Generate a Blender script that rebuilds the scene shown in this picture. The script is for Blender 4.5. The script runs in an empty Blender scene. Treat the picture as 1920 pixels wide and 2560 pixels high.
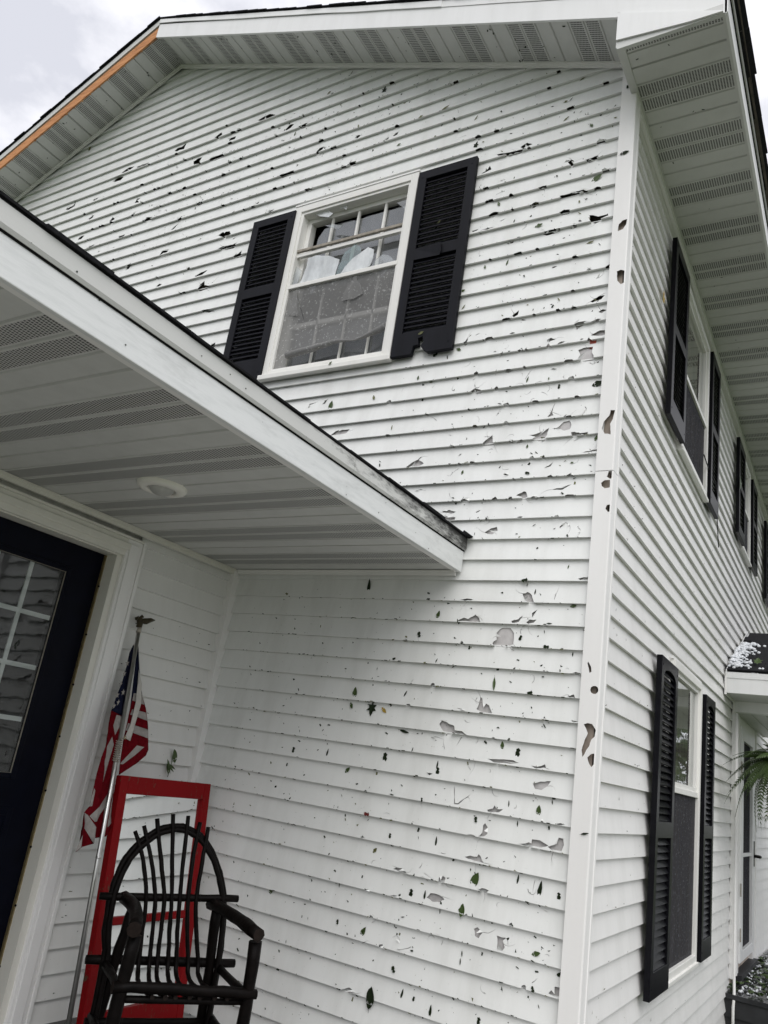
import bpy, bmesh, math, random
from mathutils import Matrix, Vector, noise
from mathutils.geometry import delaunay_2d_cdt
random.seed(7)
PI = math.pi
SC = bpy.context.scene
COL = SC.collection
Z0 = 5.0            # survey heights are measured from a siding line under the eave; the porch floor is world z = 0

# ------------------------------------------------------------------ camera
cd = bpy.data.cameras.new('camera'); cam = bpy.data.objects.new('camera', cd); COL.objects.link(cam)
RX = Vector((0.852015, 0.503108, 0.144750)); RY = Vector((-0.036478, 0.332875, -0.942265)); RZ = Vector((-0.522245, 0.797544, 0.301967))
cam.matrix_world = Matrix(((RX[0], -RY[0], -RZ[0], 1.06029), (RX[1], -RY[1], -RZ[1], -3.32196), (RX[2], -RY[2], -RZ[2], Z0 - 3.73853), (0, 0, 0, 1)))
cd.sensor_fit = 'HORIZONTAL'; cd.sensor_width = 36.0; cd.lens = 36.0 * 1982.77 / 1920.0
cd.clip_start = 0.05; cd.clip_end = 3000
SC.camera = cam

# ------------------------------------------------------------------ sky, sun, exposure
SUN_EL, SUN_AZ = math.radians(52), math.radians(-57)   # azimuth from +X: the bright break in the cloud stands high in front
sd = Vector((math.cos(SUN_EL) * math.cos(SUN_AZ), math.cos(SUN_EL) * math.sin(SUN_AZ), math.sin(SUN_EL)))
world = bpy.data.worlds.new('World'); SC.world = world; world.use_nodes = True
nt = world.node_tree; nt.nodes.clear()
out = nt.nodes.new('ShaderNodeOutputWorld'); bg = nt.nodes.new('ShaderNodeBackground')
sky = nt.nodes.new('ShaderNodeTexSky'); sky.sky_type = 'NISHITA'; sky.sun_disc = False
sky.sun_elevation = SUN_EL; sky.sun_rotation = math.atan2(sd.x, sd.y)
tc = nt.nodes.new('ShaderNodeTexCoord')
mp = nt.nodes.new('ShaderNodeMapping'); mp.inputs['Scale'].default_value = (1.0, 1.0, 1.7); mp.inputs['Location'].default_value = (0.62, 0.1, 0.25)
nz = nt.nodes.new('ShaderNodeTexNoise'); nz.inputs['Scale'].default_value = 4.6; nz.inputs['Detail'].default_value = 7; nz.inputs['Roughness'].default_value = 0.55
rmp = nt.nodes.new('ShaderNodeValToRGB')
rmp.color_ramp.elements[0].position = 0.42; rmp.color_ramp.elements[0].color = (3.9, 3.95, 4.3, 1)
rmp.color_ramp.elements[1].position = 0.70; rmp.color_ramp.elements[1].color = (7.4, 7.3, 7.4, 1)
mix = nt.nodes.new('ShaderNodeMix'); mix.data_type = 'RGBA'; mix.inputs[0].default_value = 0.94
L = nt.links.new
L(tc.outputs['Generated'], mp.inputs[0]); L(mp.outputs[0], nz.inputs['Vector']); L(nz.outputs['Fac'], rmp.inputs[0])
L(sky.outputs[0], mix.inputs[6]); L(rmp.outputs[0], mix.inputs[7]); L(mix.outputs[2], bg.inputs[0])
bg.inputs[1].default_value = 0.11
L(bg.outputs[0], out.inputs[0])
ld = bpy.data.lights.new('sun', 'SUN'); ld.energy = 1.2; ld.angle = math.radians(60); ld.color = (1.0, 0.975, 0.95)
sun = bpy.data.objects.new('sun', ld); COL.objects.link(sun); sun.rotation_euler = (-sd).to_track_quat('-Z', 'Y').to_euler()
sun.location = (4, -6, 14)
vs = SC.view_settings; vs.view_transform = 'Standard'; vs.look = 'None'; vs.gamma = 1.0; vs.use_curve_mapping = False
vs.exposure = 0.86
SC.cycles.max_bounces = 8; SC.cycles.transparent_max_bounces = 16

# ------------------------------------------------------------------ materials
MATS = {}
class NT:
    def __init__(s, name):
        s.m = bpy.data.materials.new(name); s.m.use_nodes = True; s.t = s.m.node_tree; s.n = s.t.nodes
        s.b = s.n['Principled BSDF']; s.o = s.n['Material Output']; MATS[name] = s.m
    def new(s, k, **kw):
        n = s.n.new('ShaderNode' + k)
        for a, v in kw.items(): setattr(n, a, v)
        return n
    def link(s, a, b): s.t.links.new(a, b)
    def coord(s, scale=(1, 1, 1), kind='Object', rot=(0, 0, 0)):
        c = s.new('TexCoord'); m = s.new('Mapping'); m.inputs['Scale'].default_value = scale; m.inputs['Rotation'].default_value = rot
        s.link(c.outputs[kind], m.inputs[0]); return m.outputs[0]
    def noise(s, vec, scale, detail=4, rough=0.55):
        n = s.new('TexNoise'); n.inputs['Scale'].default_value = scale; n.inputs['Detail'].default_value = detail; n.inputs['Roughness'].default_value = rough
        s.link(vec, n.inputs['Vector']); return n.outputs['Fac']
    def ramp(s, fac, stops):
        r = s.new('ValToRGB'); e = r.color_ramp.elements
        while len(e) < len(stops): e.new(0.5)
        for i, (p, c) in enumerate(stops): e[i].position = p; e[i].color = (*c, 1) if len(c) == 3 else c
        s.link(fac, r.inputs[0]); return r.outputs[0]
    def mixc(s, fac, a, b, mode='MIX'):
        m = s.new('Mix', data_type='RGBA', blend_type=mode)
        for i, v in ((0, fac), (6, a), (7, b)):
            if hasattr(v, 'links'): s.link(v, m.inputs[i])
            else: m.inputs[i].default_value = v if i == 0 else (*v, 1)
        return m.outputs[2]
    def math(s, op, a, b=0.0, c=None):
        m = s.new('Math', operation=op)
        for i, v in enumerate((a, b) if c is None else (a, b, c)):
            if hasattr(v, 'links'): s.link(v, m.inputs[i])
            else: m.inputs[i].default_value = v
        return m.outputs[0]
    def bump(s, h, strength=0.3, dist=0.002):
        b = s.new('Bump'); b.inputs['Strength'].default_value = strength; b.inputs['Distance'].default_value = dist
        s.link(h, b.inputs['Height']); s.link(b.outputs[0], s.b.inputs['Normal'])
    def set(s, col=None, rough=None, **kw):
        if col is not None:
            if hasattr(col, 'links'): s.link(col, s.b.inputs['Base Color'])
            else: s.b.inputs['Base Color'].default_value = (*col, 1)
        if rough is not None:
            if hasattr(rough, 'links'): s.link(rough, s.b.inputs['Roughness'])
            else: s.b.inputs['Roughness'].default_value = rough
        for k, v in kw.items(): s.b.inputs[k.replace('_', ' ')].default_value = v
        return s.m

def mat_vinyl(name, base, grain, dirt=0.10, dirtcol=(0.30, 0.30, 0.26)):
    n = NT(name); v = n.coord(grain)
    g = n.noise(v, 6, 5, 0.6)
    st = n.noise(n.coord((1.5, 1.5, 0.22)), 5.0, 6, 0.65)          # rain-washed grime in vertical streaks
    bl = n.noise(n.coord(), 1.1, 4, 0.6)
    sp = n.noise(n.coord(), 95, 3, 0.6)
    spk = n.ramp(sp, [(0.67, (0, 0, 0)), (0.74, (1, 1, 1))])
    f = n.math('MULTIPLY', n.ramp(st, [(0.45, (0, 0, 0)), (0.8, (1, 1, 1))]), dirt * 1.6)
    c = n.mixc(f, base, dirtcol)
    c = n.mixc(n.math('MULTIPLY', bl, dirt * 0.55), c, dirtcol)
    c = n.mixc(n.math('MULTIPLY', spk, n.math('MULTIPLY', bl, dirt * 2.2)), c, (0.10, 0.10, 0.07))
    n.bump(g, 0.22, 0.0012)
    wv = n.noise(n.coord((0.35, 0.35, 1.2)), 4.5, 2, 0.5)
    n.set(c, n.math('MULTIPLY_ADD', wv, 0.25, 0.30))
    n.b.inputs['Specular IOR Level'].default_value = 0.45
    return n.m
mat_vinyl('siding_gable', (0.785, 0.797, 0.777), (0.25, 1, 9), 0.14)
mat_vinyl('siding_side', (0.80, 0.795, 0.775), (1, 0.25, 9), 0.12)
mat_vinyl('siding_door', (0.79, 0.79, 0.765), (1, 0.25, 9), 0.08)
mat_vinyl('white_trim', (0.83, 0.825, 0.805), (1, 1, 1), 0.05, (0.36, 0.35, 0.30))
mat_vinyl('white_metal', (0.80, 0.805, 0.80), (1, 0.2, 6), 0.10)
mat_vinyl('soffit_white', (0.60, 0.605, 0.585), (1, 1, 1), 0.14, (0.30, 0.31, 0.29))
mat_vinyl('cream_trim', (0.74, 0.73, 0.66), (1, 0.2, 1), 0.10)
mat_vinyl('window_white', (0.80, 0.795, 0.76), (1, 1, 1), 0.11, (0.36, 0.34, 0.26))

def mat_fascia():
    n = NT('porch_fascia')
    v = n.coord((1, 0.35, 3)); w = n.noise(v, 22, 6, 0.65)
    blot = n.noise(n.coord((1, 1.2, 3.5)), 2.2, 5, 0.7)
    c = n.mixc(n.ramp(w, [(0.45, (0, 0, 0)), (0.85, (1, 1, 1))]), (0.76, 0.775, 0.765), (0.62, 0.64, 0.63))
    c = n.mixc(n.math('MULTIPLY', n.ramp(blot, [(0.55, (0, 0, 0)), (0.72, (1, 1, 1))]), 0.35), c, (0.34, 0.35, 0.33))
    n.bump(w, 0.3, 0.002); n.set(c, 0.42)
mat_fascia()
def mat_drip():
    n = NT('drip_edge')                                          # black mildew growing along the metal near the wall
    w = n.noise(n.coord((1, 1.6, 6)), 5, 6, 0.75)
    sep = n.new('SeparateXYZ'); c = n.new('TexCoord'); n.link(c.outputs['Object'], sep.inputs[0])
    yy = n.math('MULTIPLY_ADD', sep.outputs[1], 0.26, 0.36)
    hi = n.math('MULTIPLY_ADD', sep.outputs[2], 5.0, -11.7)
    f = n.math('ADD', n.math('ADD', w, yy), n.math('MULTIPLY', hi, 0.5))
    col = n.mixc(n.ramp(f, [(0.60, (0, 0, 0)), (0.86, (1, 1, 1))]), (0.62, 0.625, 0.60), (0.03, 0.03, 0.028))
    n.bump(w, 0.2, 0.002); n.set(col, 0.5)
mat_drip()
def mat_vent():
    n = NT('soffit_vent')
    c = n.new('TexCoord'); sep = n.new('SeparateXYZ'); n.link(c.outputs['UV'], sep.inputs[0])
    u = n.math('DIVIDE', sep.outputs[0], 0.0090); v = n.math('DIVIDE', sep.outputs[1], 0.0135)
    col = n.math('FLOOR', v); sh = n.math('MULTIPLY', n.math('MODULO', col, 2.0), 0.5)
    fu = n.math('FRACT', n.math('ADD', u, sh)); fv = n.math('FRACT', v)
    a = n.math('LESS_THAN', n.math('ABSOLUTE', n.math('SUBTRACT', fu, 0.5)), 0.38)
    b = n.math('LESS_THAN', n.math('ABSOLUTE', n.math('SUBTRACT', fv, 0.5)), 0.29)
    m = n.math('MULTIPLY', a, b)
    blot = n.noise(n.coord(), 3, 4, 0.6)
    base = n.mixc(n.math('MULTIPLY', blot, 0.3), (0.58, 0.585, 0.565), (0.34, 0.35, 0.33))
    n.set(n.mixc(m, base, (0.035, 0.035, 0.033)), 0.5)
mat_vent()
def simple(name, col, rough=0.5, var=0.25, scale=8.0, bump=0.0, stretch=(1, 1, 1), dark=None, **kw):
    n = NT(name); g = n.noise(n.coord(stretch), scale, 5, 0.6)
    d = dark or tuple(x * (1 - var) for x in col); l = tuple(min(1, x * (1 + var * 0.5)) for x in col)
    n.set(n.ramp(g, [(0.3, d), (0.7, l)]), rough, **kw)
    if name.startswith('flag'): n.b.inputs['Specular IOR Level'].default_value = 0.05
    if max(col) < 0.06: n.b.inputs['Specular IOR Level'].default_value = 0.09 if max(col) < 0.01 else 0.16
    if bump: n.bump(g, bump, 0.003)
    return n.m
simple('shutter_gable', (0.0075, 0.008, 0.0115), 0.6, 0.35, 14, 0.25, (1, 1, 0.15))
simple('shutter_side', (0.006, 0.006, 0.008), 0.30, 0.3, 20, 0.1)
simple('shingle', (0.016, 0.016, 0.018), 0.85, 0.5, 60, 0.6)
simple('roof_deck', (0.10, 0.085, 0.07), 0.8, 0.4, 20, 0.3)
simple('sheathing_dark', (0.085, 0.068, 0.055), 0.9, 0.6, 9, 0.2)  # brown board, kept dark to carry the deep shade inside the upper holes
simple('sheathing_foil', (0.60, 0.58, 0.57), 0.4, 0.4, 9, 0.5)
simple('sheathing_tan', (0.44, 0.37, 0.31), 0.8, 0.5, 14, 0.4, (1, 1, 0.3))
simple('red_board', (0.34, 0.055, 0.03), 0.7, 0.4, 20, 0.2)
simple('door_navy', (0.0022, 0.0030, 0.0085), 0.45, 0.3, 12, 0.08)
simple('brass_strip', (0.30, 0.24, 0.12), 0.35, 0.3, 30, 0.0, Metallic=0.6)
simple('room_unlit', (0.06, 0.062, 0.065), 0.9, 0.3, 2)  # dark tone stands in for unlit rooms behind the windows
simple('hall_unlit', (0.010, 0.010, 0.011), 0.8, 0.3, 2)  # near-black tone stands in for the unlit hall behind the door glass
simple('gap_black', (0.006, 0.006, 0.006), 0.9, 0.2, 5)
simple('bark_dark', (0.0042, 0.0030, 0.0026), 0.5, 0.6, 30, 0.7, (1, 1, 1))
simple('log_end', (0.014, 0.009, 0.007), 0.7, 0.5, 40, 0.3)
simple('leaf_green', (0.055, 0.092, 0.022), 0.45, 0.35, 40, 0.2)
simple('leaf_dark', (0.016, 0.026, 0.011), 0.5, 0.5, 40, 0.2)
simple('leaf_olive', (0.13, 0.135, 0.045), 0.5, 0.4, 40, 0.2)
simple('leaf_yellow', (0.42, 0.28, 0.04), 0.5, 0.35, 40, 0.2)
simple('leaf_red', (0.16, 0.02, 0.018), 0.5, 0.4, 40, 0.2)
simple('fern_green', (0.045, 0.082, 0.016), 0.45, 0.45, 6)
simple('concrete', (0.33, 0.32, 0.30), 0.85, 0.3, 6, 0.3)
simple('porch_floor_grey', (0.10, 0.10, 0.095), 0.6, 0.4, 5, 0.2)
simple('deck_wet', (0.030, 0.031, 0.033), 0.12, 0.5, 4, 0.15)
simple('deck_face', (0.035, 0.036, 0.038), 0.5, 0.3, 6, 0.1)
simple('grass_ground', (0.075, 0.10, 0.045), 0.9, 0.5, 3, 0.6)
simple('tree_bark', (0.07, 0.055, 0.04), 0.9, 0.5, 12, 0.6)
simple('tree_leaf', (0.045, 0.085, 0.022), 0.6, 0.4, 3)
simple('basket_brown', (0.05, 0.035, 0.02), 0.8, 0.4, 30, 0.5)
simple('flag_white', (0.33, 0.31, 0.29), 0.85, 0.15, 60, 0.3)
simple('flag_header', (0.52, 0.50, 0.46), 0.85, 0.1, 60, 0.3)
simple('flag_red', (0.125, 0.004, 0.008), 0.85, 0.25, 60, 0.3)
simple('flag_blue', (0.006, 0.008, 0.026), 0.85, 0.25, 60, 0.3)
simple('pole_silver', (0.62, 0.62, 0.60), 0.28, 0.1, 20, 0.0, Metallic=1.0)
simple('eagle_bronze', (0.055, 0.045, 0.025), 0.5, 0.4, 60, 0.3)
simple('cord_grey', (0.36, 0.33, 0.28), 0.85, 0.3, 60, 0.4)
simple('lamp_ring', (0.84, 0.83, 0.76), 0.4, 0.06, 10)
simple('lamp_glass', (0.46, 0.46, 0.44), 0.3, 0.2, 14)
simple('screen_frame_wood', (0.32, 0.29, 0.24), 0.7, 0.4, 30, 0.4, (1, 1, 0.1))
simple('knob_black', (0.012, 0.011, 0.010), 0.3, 0.2, 20)
simple('shard_white', (0.74, 0.77, 0.77), 0.12, 0.12, 5)
def mat_rawwood():
    n = NT('raw_wood'); g = n.noise(n.coord((1.2, 1, 9), rot=(0, 0.40, 0)), 5, 6, 0.7)
    n.set(n.ramp(g, [(0.30, (0.24, 0.085, 0.025)), (0.5, (0.52, 0.225, 0.08)), (0.75, (0.64, 0.32, 0.13))]), 0.75); n.bump(g, 0.3, 0.002)
mat_rawwood()
def mat_red():
    n = NT('red_paint'); g = n.noise(n.coord((1, 3, 1)), 26, 6, 0.7); big = n.noise(n.coord(), 5, 3, 0.6)
    c = n.mixc(big, (0.25, 0.004, 0.006), (0.18, 0.003, 0.005))
    n.set(n.mixc(n.ramp(n.math('MULTIPLY', g, n.math('ADD', big, 0.35)), [(0.56, (0, 0, 0)), (0.60, (1, 1, 1))]), c, (0.10, 0.055, 0.035)), 0.5); n.bump(g, 0.2, 0.001); n.b.inputs['Specular IOR Level'].default_value = 0.12
mat_red()
def mat_glass(name, tint=(0.80, 0.84, 0.83), gain=1.6, film=0.0, filmcol=(0.6, 0.62, 0.62)):
    n = NT(name); n.n.remove(n.b)
    tr = n.new('BsdfTransparent'); tr.inputs[0].default_value = (*tint, 1)
    gl = n.new('BsdfGlossy'); gl.inputs['Roughness'].default_value = 0.02; gl.inputs['Color'].default_value = (0.95, 0.97, 0.97, 1)
    w = n.noise(n.coord(), 7, 2, 0.5); bp = n.new('Bump'); bp.inputs['Strength'].default_value = 0.06; bp.inputs['Distance'].default_value = 0.01
    n.link(w, bp.inputs['Height']); n.link(bp.outputs[0], gl.inputs['Normal'])
    fr = n.new('Fresnel'); fr.inputs['IOR'].default_value = 1.5
    m = n.new('MixShader'); n.link(n.math('MINIMUM', n.math('MULTIPLY', fr.outputs[0], gain), 1.0), m.inputs[0])
    df = n.new('BsdfDiffuse'); df.inputs[0].default_value = (*filmcol, 1)
    m2 = n.new('MixShader')
    d = n.noise(n.coord((1, 1, 0.4)), 8, 6, 0.7)
    n.link(n.math('MULTIPLY', d, film), m2.inputs[0]); n.link(tr.outputs[0], m2.inputs[1]); n.link(df.outputs[0], m2.inputs[2])
    n.link(m2.outputs[0], m.inputs[1]); n.link(gl.outputs[0], m.inputs[2]); n.link(m.outputs[0], n.o.inputs[0])
    return n.m
mat_glass('glass', film=0.10)
mat_glass('door_glass', gain=1.35, film=0.02)
mat_glass('glass_sky_film', gain=2.6, film=0.42, filmcol=(0.50, 0.52, 0.53))  # pale film brightens the glass in place of the grey sky's reflection
mat_glass('glass_teal', tint=(0.45, 0.62, 0.60), gain=2.2, film=0.5, filmcol=(0.35, 0.45, 0.45))
mat_glass('glass_shard', tint=(0.7, 0.75, 0.75), gain=2.5, film=1.25, filmcol=(0.86, 0.89, 0.89))  # whitish film paints the bright sky reflection onto the shards
def mat_screen(name, col, op):
    n = NT(name); n.n.remove(n.b)
    tr = n.new('BsdfTransparent'); df = n.new('BsdfDiffuse')
    g = n.noise(n.coord(), 60, 4, 0.75); sp = n.ramp(g, [(0.58, (0, 0, 0)), (0.72, (1, 1, 1))])
    big = n.noise(n.coord((1, 1, 0.35)), 6, 4, 0.6)
    n.link(n.mixc(sp, col, tuple(min(1, c * 3 + 0.12) for c in col)), df.inputs[0])
    m = n.new('MixShader'); n.link(n.math('MULTIPLY_ADD', big, 0.16, op - 0.08), m.inputs[0])
    n.link(tr.outputs[0], m.inputs[1]); n.link(df.outputs[0], m.inputs[2]); n.link(m.outputs[0], n.o.inputs[0])
mat_screen('torn_screen', (0.25, 0.25, 0.245), 0.62)
mat_screen('side_screen', (0.050, 0.050, 0.055), 0.86)
def mat_ice():
    n = NT('hail_ice'); g = n.noise(n.coord(), 40, 3, 0.6)
    n.set(n.ramp(g, [(0.3, (0.62, 0.65, 0.68)), (0.7, (0.86, 0.88, 0.9))]), 0.25); n.bump(g, 0.4, 0.004)
mat_ice()

# ------------------------------------------------------------------ mesh helpers
def M_of(kind):
    if kind == 'gable': return Matrix.Translation((0, 0, Z0))
    if kind == 'side': return Matrix.Translation((0.062, 0, Z0)) @ Matrix.Rotation(PI / 2 + 0.0135, 4, 'Z')
    if kind == 'door': return Matrix.Translation((-2.056, 0, Z0)) @ Matrix.Rotation(PI / 2, 4, 'Z')
    return Matrix.Translation((0, 0, Z0))
MG, MS, MD = M_of('gable'), M_of('side'), M_of('door')
# wall frames: local x runs along the wall, local y points into the wall, local z up
ROOT = {}
def attach(o, parent):
    if parent is None: return
    o.parent = parent
    if parent.name in ROOT: o.matrix_parent_inverse = ROOT[parent.name].inverted()
def thing(name, label, cat, loc, group=None):
    o = bpy.data.objects.new(name, None); COL.objects.link(o); o.location = loc
    o.empty_display_size = 0.2
    ROOT[o.name] = Matrix.Translation(loc); tag(o, label, cat, group); return o
def tag(o, label=None, cat=None, group=None, kind=None):
    if label: o['label'] = label
    if cat: o['category'] = cat
    if group: o['group'] = group
    if kind: o['kind'] = kind
    return o
def obj(name, me, parent=None, M=None):
    o = bpy.data.objects.new(name, me); COL.objects.link(o); attach(o, parent)
    if M is not None: o.matrix_basis = M
    return o
def copyobj(o, parent=None, M=None):
    c = o.copy(); COL.objects.link(c); attach(c, parent)
    if M is not None: c.matrix_basis = M
    return c
class MB:
    def __init__(s): s.v = []; s.f = []; s.mi = []; s.sm = []; s.uv = None
    def add(s, vs, fs, mi=0, smooth=False):
        b = len(s.v); s.v += [tuple(v) for v in vs]
        for f in fs: s.f.append([b + i for i in f]); s.mi.append(mi); s.sm.append(smooth)
        return s
    def box(s, x0, x1, y0, y1, z0, z1, mi=0):
        return s.add([(x0, y0, z0), (x1, y0, z0), (x1, y1, z0), (x0, y1, z0), (x0, y0, z1), (x1, y0, z1), (x1, y1, z1), (x0, y1, z1)],
                     [(0, 3, 2, 1), (4, 5, 6, 7), (0, 1, 5, 4), (1, 2, 6, 5), (2, 3, 7, 6), (3, 0, 4, 7)], mi)
    def quad(s, a, b, c, d, mi=0): return s.add([a, b, c, d], [(0, 1, 2, 3)], mi)
    def prism(s, poly, axis, a, b, mi=0):
        # poly in the two remaining axes, extruded from a to b along axis
        def P(p, t):
            return (t, p[0], p[1]) if axis == 0 else (p[0], t, p[1]) if axis == 1 else (p[0], p[1], t)
        n = len(poly); vs = [P(p, a) for p in poly] + [P(p, b) for p in poly]
        fs = [tuple(range(n)), tuple(range(2 * n - 1, n - 1, -1))] + [(i, n + i, n + (i + 1) % n, (i + 1) % n) for i in range(n)]
        return s.add(vs, fs, mi)
    def tube(s, pts, rad, n=8, mi=0, wob=0.0, cap=True):
        pts = [Vector(p) for p in pts]; N_ = len(pts); R = rad if isinstance(rad, (list, tuple)) else [rad] * N_
        ring = []; up = None; vs = []; fs = []
        for i, p in enumerate(pts):
            t = (pts[min(i + 1, N_ - 1)] - pts[max(i - 1, 0)]).normalized()
            if up is None: up = Vector((0, 0, 1)) if abs(t.z) < 0.9 else Vector((1, 0, 0))
            a = t.cross(up).normalized(); b = a.cross(t).normalized(); up = b
            for k in range(n):
                th = 2 * PI * k / n; r = R[i] * (1 + wob * (random.random() - 0.5))
                vs.append(p + a * (math.cos(th) * r) + b * (math.sin(th) * r))
        for i in range(N_ - 1):
            for k in range(n):
                fs.append((i * n + k, i * n + (k + 1) % n, (i + 1) * n + (k + 1) % n, (i + 1) * n + k))
        s.add(vs, fs, mi, True)
        if cap:
            b0 = len(s.v) - len(vs)
            s.f.append([b0 + k for k in range(n - 1, -1, -1)]); s.mi.append(mi); s.sm.append(False)
            s.f.append([b0 + (N_ - 1) * n + k for k in range(n)]); s.mi.append(mi); s.sm.append(False)
        return s
    def mesh(s, name, mats, M=None):
        me = bpy.data.meshes.new(name)
        me.from_pydata([M @ Vector(v) for v in s.v] if M is not None else s.v, [], s.f); 
        for m in ([mats] if isinstance(mats, str) else mats): me.materials.append(MATS[m])
        me.polygons.foreach_set('material_index', s.mi); me.polygons.foreach_set('use_smooth', s.sm)
        if s.uv:
            ul = me.uv_layers.new(name='UVMap')
            for lp in me.loops: ul.data[lp.index].uv = s.uv[lp.vertex_index]
        me.update(); return me
    def build(s, name, mats, parent=None, M=None, bevel=0.0):
        o = obj(name, s.mesh(name, mats, M), parent)
        if bevel:
            b = o.modifiers.new('edge', 'BEVEL'); b.width = bevel; b.segments = 2; b.limit_method = 'ANGLE'
        return o
def inpoly(x, y, poly):
    c = False; j = len(poly) - 1
    for i in range(len(poly)):
        xi, yi = poly[i]; xj, yj = poly[j]
        if (yi > y) != (yj > y) and x < (xj - xi) * (y - yi) / (yj - yi) + xi: c = not c
        j = i
    return c
def clip(poly, nx, ny, c):
    o = []
    for i in range(len(poly)):
        a, b = poly[i], poly[(i + 1) % len(poly)]
        da, db = nx * a[0] + ny * a[1] - c, nx * b[0] + ny * b[1] - c
        if da <= 0: o.append(a)
        if (da < 0) != (db < 0) and da != db:
            t = da / (da - db); o.append((a[0] + t * (b[0] - a[0]), a[1] + t * (b[1] - a[1])))
    return o
def cdt(outers, holes=(), pts=(), extra=()):
    """triangulate the outer polygons less the holes; extra polygons only add edges. Returns verts, triangles"""
    vs = []; es = []
    for poly in list(outers) + list(holes) + list(extra):
        b = len(vs); vs += [Vector(p) for p in poly]
        es += [(b + i, b + (i + 1) % len(poly)) for i in range(len(poly))]
    vs += [Vector(p) for p in pts]
    r = delaunay_2d_cdt(vs, es, [], 0, 1e-5)
    V = [(v.x, v.y) for v in r[0]]; T = []
    for f in r[2]:
        cx = sum(V[i][0] for i in f) / len(f); cy = sum(V[i][1] for i in f) / len(f)
        if any(inpoly(cx, cy, p) for p in outers) and not any(inpoly(cx, cy, h) for h in holes): T.append(tuple(f))
    return V, T
def sheet(V, T, place, thick, mi=0):
    """a sheet with thickness: place(x, z) gives the front point, place2 the same pushed back"""
    mb = MB(); n = len(V)
    F = [place(*v, 0.0) for v in V]; Bk = [place(*v, thick) for v in V]
    e = {}
    fs = []
    for t in T:
        a = 0.5 * ((V[t[1]][0] - V[t[0]][0]) * (V[t[2]][1] - V[t[0]][1]) - (V[t[2]][0] - V[t[0]][0]) * (V[t[1]][1] - V[t[0]][1]))
        t = t if a > 0 else t[::-1]
        fs.append(t)
        for i in range(len(t)): e[(t[i], t[(i + 1) % len(t)])] = 1
    rim = [(b, a, a + n, b + n) for (a, b) in e if (b, a) not in e]
    return F, Bk, fs, rim
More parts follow.
